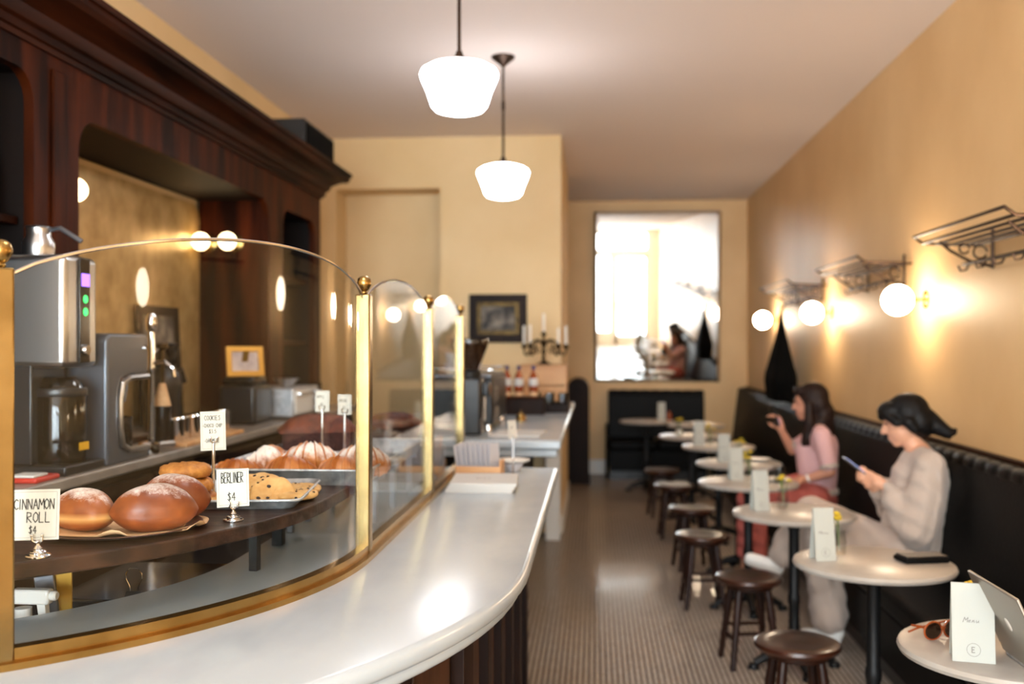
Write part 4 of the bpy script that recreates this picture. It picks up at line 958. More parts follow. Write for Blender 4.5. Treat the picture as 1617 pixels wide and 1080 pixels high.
# ================================================================== RIGHT SIDE: BANQUETTE
def tufts(p0, p1, n, r, axis):
    rings = []; a, b = Vector(p0), Vector(p1); tot = n*6
    for i in range(tot+1):
        u = i/tot; c = a.lerp(b, u); k = 1 - .16*abs(math.cos(PI*u*n))**8; ring = []
        for j in range(12):
            q = 2*PI*j/12; h, v = math.cos(q)*r*k, math.sin(q)*r*k*1.15
            ring.append((c.x + (h if axis == 'y' else 0), c.y + (h if axis == 'x' else 0), c.z + v))
        rings.append(ring)
    return MB().loft(rings)
bq = TH('banquette', 'long black leather banquette along the right wall', 'banquette', (1.30, 2.0, 0))
O('plinth', MB().bb(.06, .50, 0, 10.04, 0, .10), 'black_plastic', bq)
O('seat_base', MB().bb(.02, .50, 0, 10.04, .10, .34), 'black_leather', bq, bev=.01)
for i in range(6):
    y = i*1.673; O('seat_cushion', MB().bb(0, .42, y+.004, y+1.669, .341, .455), 'black_leather', bq, bev=.035, seg=3)
O('backrest', MB().loft([[(.33, y, .456), (.50, y, .456), (.50, y, 1.0), (.395, y, 1.0)] for y in (0, 10.04)]), 'black_leather', bq, bev=.012)
O('tufted_roll', tufts((.435, 0, 1.005), (.435, 10.04, 1.005), 76, .042, 'y'), 'black_leather', bq)
O('top_rail', MB().bb(.47, .508, 0, 10.04, 1.03, 1.06), 'walnut_h', bq, bev=.003)
bq2 = TH('banquette', 'short black leather banquette against the rear wall under the mirror', 'banquette', (.16, 11.50, 0))
O('plinth', MB().bb(.02, 1.12, .06, .545, 0, .10), 'black_plastic', bq2)
O('seat_base', MB().bb(.01, 1.125, .02, .545, .10, .34), 'black_leather', bq2, bev=.01)
for i in range(2): O('seat_cushion', MB().bb(i*.565, i*.565+.56, 0, .43, .341, .455), 'black_leather', bq2, bev=.035, seg=3)
O('backrest', MB().loft([[(x, .35, .456), (x, .40, .97), (x, .545, .97), (x, .545, .456)] for x in (0, 1.13)]), 'black_leather', bq2, bev=.012)
O('tufted_roll', tufts((0, .46, .975), (1.13, .46, .975), 9, .04, 'x'), 'black_leather', bq2)
O('arm', MB().bb(-.03, -.001, -.02, .545, .0, .62), 'black_leather', bq2, bev=.02)

# tables -----------------------------------------------------------------------
def make_table():
    t = TH('cafe_table', 'x', 'table', (0,0,0), 0, 'round marble cafe tables')
    O('table_top', MB().lathe([(0, .722), (.27, .722), (.285, .726), (.29, .736), (.286, .746), (.278, .75), (0, .75)], 48), 'marble_table', t)
    O('top_plate', MB().lathe([(0, .705), (.10, .71), (.11, .7215), (0, .7215)], 24), 'iron', t)
    O('column', MB().lathe([(0, .06), (.05, .06), (.055, .075), (.04, .095), (.027, .12), (.025, .3), (.03, .32), (.03, .345), (.025, .36), (.025, .66), (.033, .68), (.033, .706), (0, .706)], 20), 'iron', t)
    for k in range(4):
        a = R(45 + 90*k); ca, sa = math.cos(a), math.sin(a)
        P = [(.03*ca, .03*sa, .085), (.09*ca, .09*sa, .075), (.15*ca, .15*sa, .05), (.19*ca, .19*sa, .028)]
        f = O('foot', MB().tube(P, [.03, .026, .021, .018], 10), 'iron', t)
        O('foot_pad', MB().lathe([(0, 0), (.026, 0), (.028, .008), (.022, .024), (0, .026)], 14, (.197*ca, .197*sa, 0)), 'iron', f)
    return t
TB = [(1.105, 2.735), (1.030, 3.79), (.955, 4.88), (.900, 5.945), (.985, 6.92), (.985, 8.05), (.86, 8.95), (.55, 10.68)]
TL = ['round marble cafe table with the open laptop, nearest the camera', 'round marble cafe table with the black wallet', 'round marble cafe table in front of the woman in cream', 'round marble cafe table in front of the woman in pink',
      'round marble cafe table just beyond the woman in pink', 'round marble cafe table sixth from the camera', 'round marble cafe table seventh from the camera', 'round marble cafe table before the rear banquette']
tb0 = make_table(); tb0['label'] = TL[0]; tb0.location = (*TB[0], 0); tb0.rotation_euler = (0, 0, R(45))
for i in range(1, 8): dup(tb0, (*TB[i], 0), R(45 + 4*(i % 3)), TL[i])
tb9 = dup(tb0, (1.02, 10.2, 0), .3, 'round marble cafe table near the corner of the two banquettes')

# stools -------------------------------------------------------------------------
def make_stool():
    t = TH('wooden_stool', 'x', 'stool', (0,0,0), 0, 'low wooden stools along the tables')
    O('seat', MB().lathe([(0, .395), (.13, .395), (.155, .402), (.162, .414), (.158, .426), (.145, .431), (.09, .425), (0, .421)], 36), 'stool_wood', t)
    O('apron', MB().lathe([(0, .372), (.115, .372), (.118, .3945), (0, .3945)], 24), 'stool_leg', t)
    legs = []
    for k in range(4):
        a = R(45 + 90*k); ca, sa = math.cos(a), math.sin(a)
        O('leg', MB().tube([(.095*ca, .095*sa, .39), (.118*ca, .118*sa, .25), (.125*ca, .125*sa, .2), (.158*ca, .158*sa, 0)], [.017, .021, .0175, .014], 10), 'stool_leg', t)
        legs.append((ca, sa))
    for k in range(4):
        (c1, s1), (c2, s2) = legs[k], legs[(k+1) % 4]; z = .13 if k % 2 else .17; r = .13
        O('stretcher', MB().tube([(r*c1, r*s1, z), (r*c2, r*s2, z)], .0095, 8), 'stool_leg', t)
    return t
SL = [(.765, 3.85), (.750, 4.93), (.640, 6.00), (.675, 6.99), (.640, 8.12), (.610, 9.1)]
SN = ['glossy round wooden stool nearest the camera', 'round wooden stool second from the camera', 'round wooden stool third from the camera', 'round wooden stool fourth from the camera', 'round wooden stool fifth from the camera', 'round wooden stool farthest from the camera']
s0 = make_stool(); s0.location = (*SL[0], 0); s0.rotation_euler = (0, 0, R(3)); s0['label'] = SN[0]
for i in range(1, 6): dup(s0, (*SL[i], 0), R(3 + 5*(i % 2)), SN[i])

# luggage racks ---------------------------------------------------------------------
def rack(label, y0, y1):
    t = TH('luggage_rack', label, 'wall rack', (XR, y0, 2.03), 0, 'iron racks on the right wall'); L = y1-y0
    for k, (x, z) in enumerate(((-.31, .03), (-.27, .0), (-.21, -.005), (-.15, -.01), (-.09, -.012), (-.03, -.012))):
        O('rod', MB().tube([(x, 0, z), (x, L, z)], .0075, 8), 'bronze', t)
    for y in (.0, L): O('end_bar', MB().tube([(-.005, y, -.012), (-.2, y, -.004), (-.27, y, 0), (-.31, y, .03)], .007, 8), 'bronze', t)
    for y in (.14, L-.14):
        O('bracket', MB().tube([(-.004, y, -.13), (-.004, y, .05)], .009, 8), 'bronze', t)
        br = MB(); br.tube([(-.006, y, -.12), (-.1, y, -.10), (-.19, y, -.05), (-.24, y, -.006)], .007, 8)
        br.tube([(-.06 + .03*math.cos(q), y, -.055 + .03*math.sin(q)) for q in [k*.45 for k in range(14)]], .005, 6)
        br.tube([(-.13 + .022*math.cos(q), y, -.04 + .022*math.sin(q)) for q in [k*.45 for k in range(14)]], .005, 6)
        O('scroll', br, 'bronze', t)
    O('hook_rail', MB().tube([(-.10, .04, -.105), (-.10, L-.04, -.105)], .009, 8), 'bronze', t)
    n = 5
    for k in range(n):
        y = .12 + (L-.24)*k/(n-1); O('hook', MB().tube([(-.10, y, -.105), (-.115, y, -.135), (-.14, y, -.14), (-.15, y, -.115)], .005, 6), 'bronze', t)
rack('black iron hat rack on the right wall, nearest the camera', 3.80, 4.84)
rack('black iron hat rack on the right wall, middle of three', 5.86, 6.92)
rack('black iron hat rack on the right wall beside the camera', 1.75, 2.8)
rack('black iron hat rack on the right wall holding the black coat', 7.95, 9.22)
# black coat hanging from the far rack hook
rings = []
for k in range(15):
    u = k/14; z = 1.865 - .795*u; w_ = (.03 + .38*min(1, u/.75)**1.3) if u < .75 else .41 - .06*((u-.75)/.25); ring = []
    for j in range(28):
        a = 2*PI*j/28; f = 1 + .10*math.sin(5*a + u*2)*min(1, u*2)
        ring.append((1.635 + .30*w_*math.cos(a)*f, 8.92 + w_*math.sin(a)*f*1.0, z))
    rings.append(ring)
ct = TH('black_coat', 'black coat hanging from the far rack in the corner', 'coat', (1.635, 8.92, 1.07))
O('coat_body', MB().loft([[(x-1.635, y-8.92, z-1.07) for x, y, z in r] for r in rings]), 'black_cloth', ct, ang=60)
O('hanging_loop', MB().tube([(.0, 0, .79), (.028, .0, .825), (.028, 0, .84)], .008, 6), 'black_cloth', ct)
# dark rounded wooden panel by the passage
wp = TH('wooden_screen', 'dark narrow wooden panel with rounded top standing by the passage', 'wooden panel', (-.186, 11.12, 0))
poly = [(-.125, .05)] + [(-.125*math.cos(R(9*i)), 1.06 + .118*math.sin(R(9*i))) for i in range(21)] + [(.125, .05)]
O('panel', plate(poly, [], .45, lambda u, v, w: (u, w, v)), 'panel_dark', wp, bev=.01)
O('raised_field', plate([(-.08, .15)] + [(-.08*math.cos(R(15*i)), 1.02 + .075*math.sin(R(15*i))) for i in range(13)] + [(.08, .15)], [], .012, lambda u, v, w: (u, -w, v)), 'panel_dark', wp, bev=.004)
O('foot', MB().bb(-.135, .135, -.01, .46, 0, .05), 'panel_dark', wp, bev=.004)

# ================================================================== ON THE TABLES
ZTB = .7505
def menu(label, x, y, rz, detail=False, w_=.078, h_=.195):
    t = TH('menu_card', label, 'menu card', (x, y, ZTB), R(rz), 'tent menu cards')
    for s, dy in ((1, .0), (-1, .062)):
        c = O('leaf', MB().box((0, 0, h_/2), (w_, .0016, h_)), 'menu_card', t, loc=(0, dy - (0 if s > 0 else 0), 0), rot=(R(-8.5 if s > 0 else 8.5), 0, 0))
        if s > 0:
            tx = MB(); x0 = write(tx, 'M', -.024, .098, .012, .0007, -.0012, slant=.3, squeeze=1.2); write(tx, 'enu', x0+.001, .098, .012, .0006, -.0012, slant=.3, squeeze=1.1)
            O('menu_title', tx, 'ink_soft', c, smooth=False); tx = MB(); write(tx, 'E', -.004, .0245, .013, .001, -.0012)
            for rr in (.0165,):
                n = 24
                for i in range(n):
                    a, b = 2*PI*i/n, 2*PI*(i+1)/n
                    tx.add([(rr*math.cos(a), -.0012, .031+rr*math.sin(a)), (rr*math.cos(b), -.0012, .031+rr*math.sin(b)), ((rr-.001)*math.cos(b), -.0012, .031+(rr-.001)*math.sin(b)), ((rr-.001)*math.cos(a), -.0012, .031+(rr-.001)*math.sin(a))], [(0,1,2,3)])
            O('round_logo', tx, 'ink_soft', c, smooth=False)
    return t
def vase(label, x, y, sc=1.0):
    t = TH('flower_vase', label, 'vase', (x, y, ZTB), random.random()*6, 'bud vases of yellow flowers')
    O('glass', MB().lathe([(0, .003), (.022, .003), (.026, .01), (.028, .05), (.022, .085), (.024, .095), (.022, .095), (.019, .085), (.024, .05), (.021, .012), (0, .012)], 20), 'vessel_glass', t)
    rnd = random.Random(int(x*1000+y*77))
    for k in range(5):
        a = rnd.uniform(0, 6.28); rr = rnd.uniform(.012, .04); z = rnd.uniform(.125, .165)
        s = O('flower', MB().tube([(0, 0, .02), (rr*.3*math.cos(a), rr*.3*math.sin(a), .09), (rr*math.cos(a), rr*math.sin(a), z)], .0016, 5), 'leaf', t)
        p = MB()
        for j in range(7):
            q = 2*PI*j/7; p.ball((rr*math.cos(a)+.009*math.cos(q), rr*math.sin(a)+.009*math.sin(q), z+.002*math.sin(3*q)), (.0065, .0065, .004), 7, 5)
        p.ball((rr*math.cos(a), rr*math.sin(a), z+.003), .006, 7, 5)
        O('petals', p, 'yellow_flower', s)
def near(i, dx, dy): return TB[i][0]+dx, TB[i][1]+dy
menu('tall white Menu card on the laptop table, nearest the camera', .952, 2.595, -12, True, .1)
menu('white Menu card on the table with the black wallet', *near(1, -.175, -.02), 12)
menu('white menu card on the table in front of the woman in cream', *near(2, -.15, .0), 14)
menu('white menu card on the table in front of the woman in pink', *near(3, -.06, .02), 10)
menu('white menu card on the table just beyond the woman in pink', *near(4, -.10, -.05), 8)
menu('white menu card on the sixth table from the camera', *near(5, -.15, -.02), 8)
menu('white menu card on the farthest table before the rear banquette', *near(7, .16, -.05), 5)
vase('small vase of yellow flowers behind the nearest menu card', 1.02, 2.78)
vase('small vase of yellow flowers on the table with the black wallet', *near(1, -.10, .10))
vase('small vase of yellow flowers on the table of the woman in cream', *near(2, -.035, .09))
vase('small vase of yellow flowers on the table of the woman in pink', *near(3, .02, .08))
vase('small vase of yellow flowers on the table beyond the woman in pink', *near(4, .0, .05))
vase('small vase of yellow flowers on the sixth table from the camera', *near(5, -.06, .05))
vase('small vase of yellow flowers on the seventh table from the camera', *near(6, -.12, .0))
t = TH('candle_glass', 'pale candle in a glass on the seventh table from the camera', 'candle', (*near(6, -.12, -.12), ZTB))
O('glass', MB().lathe([(0, .002), (.028, .002), (.03, .006), (.03, .08), (.028, .08), (.028, .008), (0, .008)], 18), 'vessel_glass', t); O('wax', MB().lathe([(0, .009), (.026, .009), (.026, .06), (0, .06)], 16), 'candle', t)
def plate_dish(label, x, y, r=.085):
    o = tag(O('plate', MB().lathe([(0, 0), (r*.6, 0), (r*.65, .003), (r*.97, .014), (r, .017), (r*.96, .017), (r*.6, .006), (0, .006)], 32), 'white_china', None), label, 'plate', 'plates on the cafe tables'); o.location = (x, y, ZTB)
plate_dish('white plate at the wall side of the table by the woman in pink', *near(3, .18, .03), .075)
plate_dish('white plate on the table just beyond the woman in pink', *near(4, .15, .08), .08)
plate_dish('white plate on the sixth table from the camera', *near(5, .10, .02), .10)
plate_dish('white plate on the table near the corner of the banquettes', 1.05, 10.15, .12)
for lab, x, y, m in (('clear water tumbler on the table by the woman in pink', *near(3, .16, -.10), 'vessel_glass'), ('bright water glass on the table just beyond the woman in pink', *near(4, .03, -.14), 'vessel_glass'), ('clear water tumbler on the seventh table from the camera', *near(6, .06, .05), 'vessel_glass')):
    o = TH('water_glass', lab, 'glass', (x, y, ZTB), 0, 'water glasses'); O('tumbler', MB().lathe([(0, .003), (.028, .003), (.03, .006), (.035, .1), (.033, .1), (.028, .012), (0, .01)], 20), m, o)
    O('water', MB().lathe([(0, .0125), (.0275, .0125), (.031, .07), (0, .07)], 18), 'vessel_glass', o)
o = tag(O('amber_bottle', MB().lathe([(0, 0), (.024, 0), (.026, .004), (.026, .06), (.012, .08), (.012, .1), (0, .1)], 16), 'amber', None), 'small amber bottle on the farthest table', 'bottle'); o.location = (*near(7, .24, .02), ZTB)
# wallet, sunglasses, laptop
t = TH('wallet', 'black wallet with phone on top on the table edge', 'wallet', (1.205, 3.80, ZTB), R(12))
O('leather', MB().bb(-.085, .085, -.05, .05, 0, .018), 'black_leather', t, bev=.006); O('flap', MB().bb(-.08, .082, -.045, .04, .0181, .026), 'black_plastic', t, bev=.003)
t = TH('sunglasses', 'dark folded sunglasses beside the nearest menu card', 'sunglasses', (.945, 2.80, ZTB), R(25))
for s in (-1, 1):
    O('lens', MB().ball((s*.033, 0, .024), (.029, .004, .023), 18, 10), 'dark_glass', t)
    O('rim', MB().tube([(s*.033 + .03*math.cos(q), 0, .025 + .024*math.sin(q)) for q in [k*2*PI/20 for k in range(20)]], .0028, 6, closed=True), 'amber', t)
    O('temple', MB().tube([(s*.062, 0, .035), (s*.06, .05, .03), (s*-.02, .06 + .012*s, .012), (s*-.055, .056 + .012*s, .006)], .003, 6), 'amber', t)
O('bridge', MB().tube([(-.008, 0, .03), (0, -.002, .034), (.008, 0, .03)], .003, 6), 'amber', t)
t = TH('laptop', 'open silver laptop on the nearest table, lid back to the camera', 'laptop', (1.06, 2.525, ZTB))
O('base', MB().bb(.0, .215, -.152, .152, 0, .014), 'aluminium', t, bev=.004)
O('keyboard', MB().bb(.02, .12, -.13, .13, .0141, .016), 'black_plastic', t)
lid = O('lid', MB().bb(-.004, .004, -.152, .152, 0, .222), 'laptop_silver' if 'laptop_silver' in M else mat('laptop_silver', '9b948a', .4, .7), t, bev=.003, loc=(-.002, 0, .013), rot=(0, R(-24), 0))
O('screen', MB().bb(.0042, .0048, -.142, .142, .01, .212), 'black_gloss', lid)
O('badge', MB().lathe([(0, 0), (.017, 0), (.016, .0006), (0, .0006)], 20, T=Matrix.Translation((-.0041, 0, .115)) @ Matrix.Rotation(R(-90), 4, 'Y')), 'white_china', lid)
t = TH('dark_bag', 'black bag on the banquette behind the laptop', 'bag', (1.49, 3.05, .456))
me = remesh([('e', (0, 0, .13), (.11, .17, .13), 0), ('e', (.0, .04, .2), (.08, .12, .1), 0), ((0, -.1, .05), .08), ((0, .12, .06), .08)], .015, 4)
mesh_obj('bag_body', me, 'black_cloth', t); O('strap', MB().tube([(-.02, -.09, .24), (-.03, -.04, .34), (-.03, .06, .36), (-.02, .12, .26)], .010, 8), 'black_cloth', t)

# ================================================================== PEOPLE
def loc_parts(parts, o):
    V = lambda p: tuple(Vector(p) - Vector(o)); out = []
    for q in parts:
        if q[0] == 'e': out.append(('e', V(q[1]), q[2], q[3]))
        elif len(q) == 2: out.append((V(q[0]), q[1]))
        else: out.append((V(q[0]), q[1], V(q[2]), q[3]))
    return out
def face_frame(f):
    f = Vector(f).normalized(); up = Vector((0,0,1)); s = f.cross(up).normalized(); u = s.cross(f)
    return f, s, u      # forward, right, up
def head_parts(c, f):
    """skull, jaw, nose, lips, ears; c = head centre, f = gaze"""
    fw, sd, up = face_frame(f); c = Vector(c); P = lambda a, b, d: tuple(c + fw*a + sd*b + up*d)
    rot = Matrix((( fw.x, sd.x, up.x, 0), (fw.y, sd.y, up.y, 0), (fw.z, sd.z, up.z, 0), (0,0,0,1)))
    return [('e', P(-.012, 0, .025), (.098, .074, .09), rot), ('e', P(.022, 0, -.035), (.066, .058, .072), rot), ('e', P(.058, 0, -.088), (.026, .026, .020), rot),
            (P(.083, 0, .016), .012, P(.108, 0, -.022), .0125), (P(.09, .012, -.026), .008), (P(.09, -.012, -.026), .008),
            ('e', P(.084, 0, -.054), (.012, .022, .007), rot), ('e', P(.081, 0, -.068), (.012, .019, .007), rot),
            ('e', P(.078, .03, .03), (.012, .022, .008), rot), ('e', P(.078, -.03, .03), (.012, .022, .008), rot),
            ('e', P(-.005, .074, -.01), (.018, .009, .028), rot), ('e', P(-.005, -.074, -.01), (.018, .009, .028), rot)], P, rot
def hand_parts(wr, d, n, curl=.5, s=1.0, thumb=1):
    """wrist, finger direction d, palm normal n (fingers curl towards n)"""
    d = Vector(d).normalized(); n = Vector(n); n = (n - d*n.dot(d)).normalized(); sd = d.cross(n); w = Vector(wr); out = []
    out.append((tuple(w), .024*s, tuple(w + d*.035*s), .028*s))
    for k, (off, ln) in enumerate(((-.030, .068), (-.010, .078), (.010, .074), (.028, .058))):
        b = w + d*.075*s + sd*off*s; k1 = b + d*(ln*.42*s) + n*(curl*.012*s); k2 = k1 + (d*(1-curl) + n*curl).normalized()*ln*.36*s; k3 = k2 + (d*(1-1.5*curl) + n*curl*1.4).normalized()*ln*.30*s
        out += [(tuple(w + d*.02*s + sd*off*.7*s), .014*s, tuple(b), .0115*s), (tuple(b), .0105*s, tuple(k1), .0095*s), (tuple(k1), .0095*s, tuple(k2), .0085*s), (tuple(k2), .0085*s, tuple(k3), .0075*s)]
    tb = w + d*.022*s - sd*.026*s*thumb; t1 = tb + (d*.6 - sd*.7*thumb + n*.4).normalized()*.04*s; t2 = t1 + (d*.85 + n*.5).normalized()*.032*s
    out += [(tuple(tb), .014*s, tuple(t1), .011*s), (tuple(t1), .011*s, tuple(t2), .009*s)]
    return out
def eyes(P, par, o):
    for s in (1, -1):
        e = MB().ball(tuple(Vector(P(.079, .03*s, .016)) - Vector(o)), (.008, .008, .0045), 10, 6); O('eye', e, 'ink', par)
        b = MB().tube([tuple(Vector(P(.088, .014*s, .034)) - Vector(o)), tuple(Vector(P(.086, .032*s, .040)) - Vector(o)), tuple(Vector(P(.072, .05*s, .034)) - Vector(o))], .003, 6); O('eyebrow', b, 'hair_black', par)

# ---- woman in cream, legs crossed, reading a phone
o = (1.5, 4.97, 0)
w2 = TH('person', 'seated person in cream knit and linen trousers looking down at a phone', 'person', o)
f2 = (-.93, .30, -.30); hc = (1.492, 4.955, 1.178)
hp, P, rot = head_parts(hc, f2)
pel, belly, chest, nk = (1.50, 4.97, .56), (1.535, 4.96, .72), (1.565, 4.95, .90), (1.555, 4.95, 1.035)
shL, shR = (1.56, 4.795, .985), (1.62, 5.10, .985); elL, elR = (1.475, 4.735, .715), (1.50, 5.14, .74); wrL, wrR = (1.372, 4.86, .885), (1.365, 5.0, .895)
hpL, hpR = (1.44, 4.88, .55), (1.50, 5.06, .55); knL, anL = (1.115, 5.265, .685), (.985, 5.385, .415); knR, anR = (1.14, 5.30, .50), (1.215, 5.255, .10)
skin = hp + [(nk, .05, tuple(Vector(hc)+Vector((.02,0,-.07))), .048), (chest, .105, nk, .06), (pel, .13, belly, .11), (belly, .11, chest, .115), (shL, .055, nk, .05), (shR, .055, nk, .05), (shL, .05, chest, .08), (shR, .05, chest, .08),
        (shL, .045, elL, .036), (elL, .035, wrL, .023), (shR, .045, elR, .036), (elR, .035, wrR, .023),
        (hpL, .085, knL, .055), (knL, .05, anL, .034), (hpR, .085, knR, .055), (knR, .05, anR, .034), (pel, .11, hpL, .09), (pel, .11, hpR, .09),
        (anL, .032, (.955, 5.41, .375), .032), ((.955, 5.41, .375), .03, (.85, 5.45, .40), .026), (anR, .032, (1.225, 5.25, .05), .032), ((1.225, 5.25, .045), .032, (1.12, 5.30, .035), .026)]
skin += hand_parts(wrL, (-.75, .45, .28), (-.2, .9, .3), .62, 1.0, -1) + hand_parts(wrR, (-.85, -.35, .28), (-.2, -.9, .3), .62, 1.0, 1)
mesh_obj('body', remesh(loc_parts(skin, o), .0068, 4), 'skin', w2)
eyes(P, w2, o)
hr = [('e', P(-.03, 0, .042), (.102, .088, .096), rot), ('e', P(-.07, 0, -.01), (.064, .082, .088), rot), ('e', P(.04, 0, .075), (.066, .078, .046), rot), (P(.065, .052, .062), .027, P(.03, .08, .012), .022), (P(.065, -.052, .062), .027, P(.03, -.08, .012), .022),
      (P(.088, 0, .055), .023), (P(.084, .03, .053), .023), (P(.084, -.03, .053), .023), (P(-.02, -.078, .0), .03, P(-.04, -.074, -.045), .022), (P(-.02, .078, .0), .03, P(-.04, .074, -.045), .022),
      (P(-.10, 0, -.01), .052, P(-.135, 0, -.06), .043), (P(-.135, 0, -.06), .042, P(-.168, 0, -.098), .032), (P(-.168, 0, -.098), .03, P(-.198, 0, -.105), .016), (P(-.198, 0, -.105), .015, P(-.217, 0, -.088), .005), (P(-.15, .01, -.09), .024, P(-.175, .015, -.135), .006)]
mesh_obj('hair', remesh(loc_parts(hr, o), .0075, 3), 'hair_black', w2)
sw = [(chest, .135, (1.552, 4.953, 1.0), .075), (belly, .145, chest, .14), ((1.52, 4.965, .60), .15, belly, .145), (shL, .075, (1.556, 4.9, 1.015), .055), (shR, .075, (1.575, 5.0, 1.015), .055), (shL, .075, chest, .11), (shR, .075, chest, .11),
      (shL, .073, (1.53, 4.76, .85), .085), ((1.53, 4.76, .85), .09, (1.485, 4.745, .715), .10), ((1.485, 4.745, .70), .095, (1.41, 4.82, .82), .062), ((1.41, 4.82, .82), .058, tuple(Vector(wrL)+Vector((.012,-.012,-.012))), .034),
      (shR, .073, (1.56, 5.13, .86), .085), ((1.56, 5.13, .86), .085, elR, .09), (elR, .085, (1.41, 5.05, .84), .06), ((1.41, 5.05, .84), .056, tuple(Vector(wrR)+Vector((.012,.008,-.012))), .034), ((1.50, 4.88, .63), .10, (1.53, 4.84, .80), .10)]
def folds(c):
    k = .006*math.sin(c.z*70 + c.x*35) + .005*math.sin(c.x*80 + c.y*60 - c.z*30); return c + Vector((-k*.6, -k*.8, 0))
mesh_obj('sweater', remesh(loc_parts(sw, o), .011, 5, folds), 'knit_cream', w2)
pt = [(pel, .145, hpL, .115), (pel, .145, hpR, .115), (hpL, .115, knL, .088), (knL, .088, (1.03, 5.35, .52), .085), ((1.03, 5.35, .52), .085, (1.0, 5.375, .45), .08), (hpR, .115, knR, .09), (knR, .09, (1.19, 5.265, .32), .095), ((1.19, 5.265, .32), .095, (1.205, 5.25, .16), .10),
      ((1.13, 5.24, .62), .07, (1.16, 5.22, .34), .07), ((1.25, 4.99, .53), .11, (1.40, 4.92, .54), .11), ((1.30, 5.14, .52), .1, (1.45, 5.05, .53), .1)]
mesh_obj('trousers', remesh(loc_parts(pt, o), .011, 5, lambda c: c + Vector((.004*math.sin(c.z*60+c.y*40), .005*math.sin(c.x*70+c.z*25), 0))), 'linen', w2)
for a, b, c in (((.965, 5.40, .365), (.84, 5.455, .395), 0), ((1.228, 5.25, .042), (1.10, 5.31, .036), 1)):
    sh = [(a, .043, b, .038), (tuple(Vector(a)+Vector((.012,-.005,.03))), .042)]
    mesh_obj('shoe', remesh(loc_parts(sh, o), .009, 3, lambda v: Vector((v.x, v.y, max(v.z, .002)))), 'white_china', w2)
t = TH('phone', 'slim phone held by the person in cream', 'phone', (1.262, 4.935, .958), R(15)); pr = Matrix.Rotation(R(-15), 4, 'Z') @ Matrix.Rotation(R(38), 4, 'Y')
O('case', MB().box((0, 0, 0), (.15, .074, .008), T=pr), 'steel_dark', t, bev=.002); O('screen', MB().box((0, 0, .0046), (.14, .066, .001), T=pr), 'phone_screen', t)

# ---- woman in pink with a phone raised
o = (1.42, 6.62, 0)
w1 = TH('person', 'seated person with long dark hair in pink striped knit holding a phone', 'person', o)
f1 = (-.93, .36, -.12); hc = (1.395, 6.625, 1.172)
hp, P, rot = head_parts(hc, f1)
pel, belly, chest, nk = (1.44, 6.62, .56), (1.455, 6.61, .72), (1.455, 6.60, .89), (1.445, 6.605, 1.03)
shL, shR = (1.435, 6.45, .975), (1.50, 6.755, .975); elL, elR = (1.475, 6.40, .755), (1.32, 6.80, .85); wrL, wrR = (1.335, 6.44, .70), (1.235, 6.73, .985)
hpL, hpR = (1.40, 6.53, .56), (1.43, 6.71, .56); knL, knR = (1.03, 6.50, .565), (1.01, 6.64, .55); anL, anR = (1.02, 6.44, .09), (.99, 6.66, .09)
skin = hp + [(nk, .048, tuple(Vector(hc)+Vector((.02,0,-.07))), .046), (chest, .10, nk, .055), (pel, .125, belly, .105), (belly, .105, chest, .11), (shL, .05, nk, .045), (shR, .05, nk, .045), (shL, .048, chest, .08), (shR, .048, chest, .08),
        (shL, .045, elL, .036), (elL, .035, wrL, .023), (shR, .045, elR, .036), (elR, .035, wrR, .023), (hpL, .085, knL, .055), (knL, .05, anL, .034), (hpR, .085, knR, .055), (knR, .05, anR, .034), (pel, .11, hpL, .09), (pel, .11, hpR, .09),
        (anL, .032, (1.03, 6.44, .045), .034), ((1.03, 6.44, .04), .033, (.91, 6.45, .034), .027), (anR, .032, (1.0, 6.66, .045), .034), ((1.0, 6.66, .04), .033, (.88, 6.69, .034), .027)]
skin += hand_parts(wrL, (-.9, .2, -.12), (-.1, .1, -1), .35, 1.0, -1) + hand_parts(wrR, (-.35, -.1, .9), (-.7, -.5, .1), .6, 1.0, 1)
mesh_obj('body', remesh(loc_parts(skin, o), .0075, 4), 'skin_tan', w1)
eyes(P, w1, o)
hr = [('e', P(-.03, 0, .04), (.102, .088, .095), rot), ('e', P(-.07, 0, -.02), (.062, .085, .09), rot), ('e', P(.045, 0, .085), (.05, .066, .035), rot), (P(-.08, 0, -.07), .075, P(-.07, 0, -.19), .07), (P(-.07, .03, -.12), .05, P(-.06, .05, -.27), .04), (P(-.07, -.04, -.12), .05, P(.0, -.09, -.24), .04),
      (P(-.01, -.078, .0), .03, P(.0, -.095, -.12), .035), (P(.0, -.095, -.12), .037, P(.045, -.09, -.25), .026), (P(-.01, .078, .0), .03, P(.0, .085, -.13), .03)]
mesh_obj('hair', remesh(loc_parts(hr, o), .009, 3), 'hair_brown', w1)
sw = [(chest, .118, (1.448, 6.605, .985), .07), (belly, .12, chest, .122), ((1.445, 6.615, .66), .125, belly, .12), (shL, .06, (1.44, 6.54, 1.0), .05), (shR, .06, (1.46, 6.67, 1.0), .05), (shL, .06, chest, .1), (shR, .06, chest, .1),
      (shL, .062, tuple(Vector(shL).lerp(Vector(elL), .8)), .056), (shR, .062, tuple(Vector(shR).lerp(Vector(elR), .8)), .056), ((1.38, 6.60, .86), .085, (1.40, 6.60, .74), .09)]
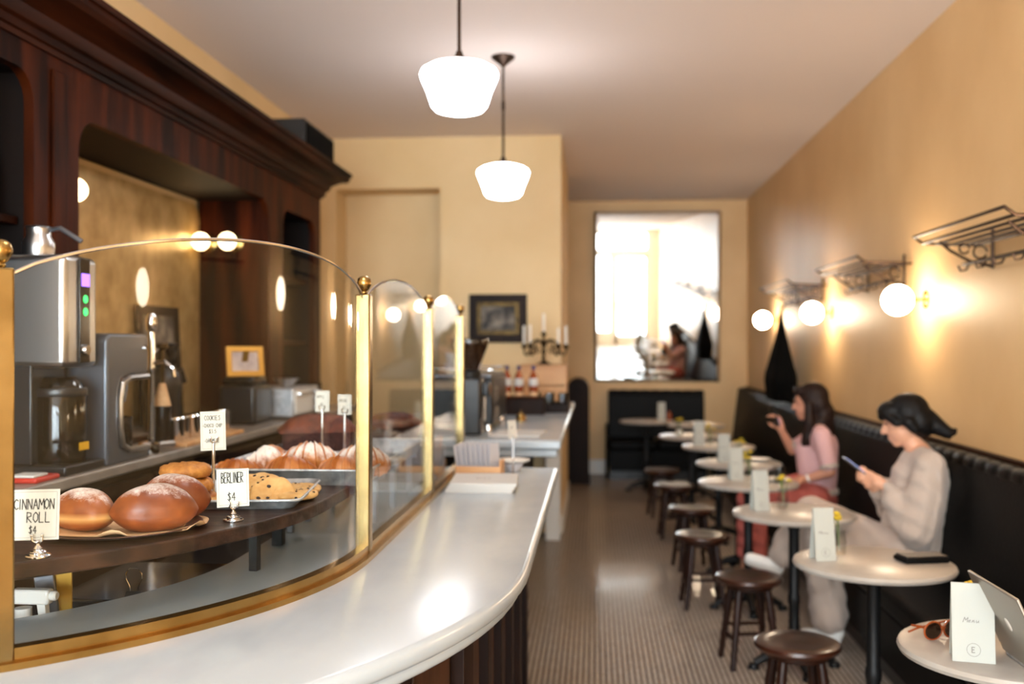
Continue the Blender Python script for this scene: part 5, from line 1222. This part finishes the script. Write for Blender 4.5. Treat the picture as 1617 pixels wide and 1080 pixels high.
mesh_obj('sweater', remesh(loc_parts(sw, o), .011, 4), 'pink_stripe_knit', w1)
cu = MB(); 
for a, b in ((shL, elL), (shR, elR)):
    p0 = Vector(a).lerp(Vector(b), .80) - Vector(o); p1 = Vector(a).lerp(Vector(b), .92) - Vector(o); O('cuff', MB().tube([tuple(p0), tuple(p1)], .058, 14), 'knit_cream', w1, bev=.006)
O('hem', MB().lathe([(.128, 0), (.134, .006), (.134, .032), (.128, .038)], 28, (.022, -.004, .585)), 'knit_cream', w1)
sk = [(pel, .135, hpL, .11), (pel, .135, hpR, .11), (hpL, .108, knL, .082), (hpR, .108, knR, .082), ((1.2, 6.60, .57), .09, (1.35, 6.62, .58), .105), (knL, .082, (1.03, 6.46, .2), .07), (knR, .082, (1.0, 6.655, .2), .07), (tuple((1.33, 6.60, .63)), .09, (1.18, 6.58, .62), .07)]
mesh_obj('skirt', remesh(loc_parts(sk, o), .012, 4, folds), 'rose', w1)
for a, b in (((1.03, 6.44, .042), (.90, 6.45, .036)), ((1.0, 6.66, .042), (.87, 6.69, .036))):
    mesh_obj('shoe', remesh(loc_parts([(a, .042, b, .036)], o), .01, 3, lambda v: Vector((v.x, v.y, max(v.z, .002)))), 'black_leather', w1)
O('watch', MB().tube([tuple(Vector(elL).lerp(Vector(wrL), .86) - Vector(o)), tuple(Vector(elL).lerp(Vector(wrL), .94) - Vector(o))], .029, 14), 'white_china', w1)
t = TH('phone', 'glowing phone raised by the person in pink', 'phone', (1.182, 6.705, 1.085), 0); pr = Matrix.Rotation(R(20), 4, 'Z') @ Matrix.Rotation(R(72), 4, 'Y')
O('case', MB().box((0, 0, 0), (.15, .074, .008), T=pr), 'black_plastic', t, bev=.002); O('screen', MB().box((0, 0, .0046), (.14, .066, .001), T=pr), 'phone_screen', t)
o = tag(O('red_purse', MB().bb(-.09, .09, -.05, .05, 0, .045), 'red_plastic', None, bev=.014, seg=3), 'small red purse on the banquette seat beside the person in pink', 'purse'); o.location = (1.46, 6.22, .456); o.rotation_euler = (0, 0, .3)
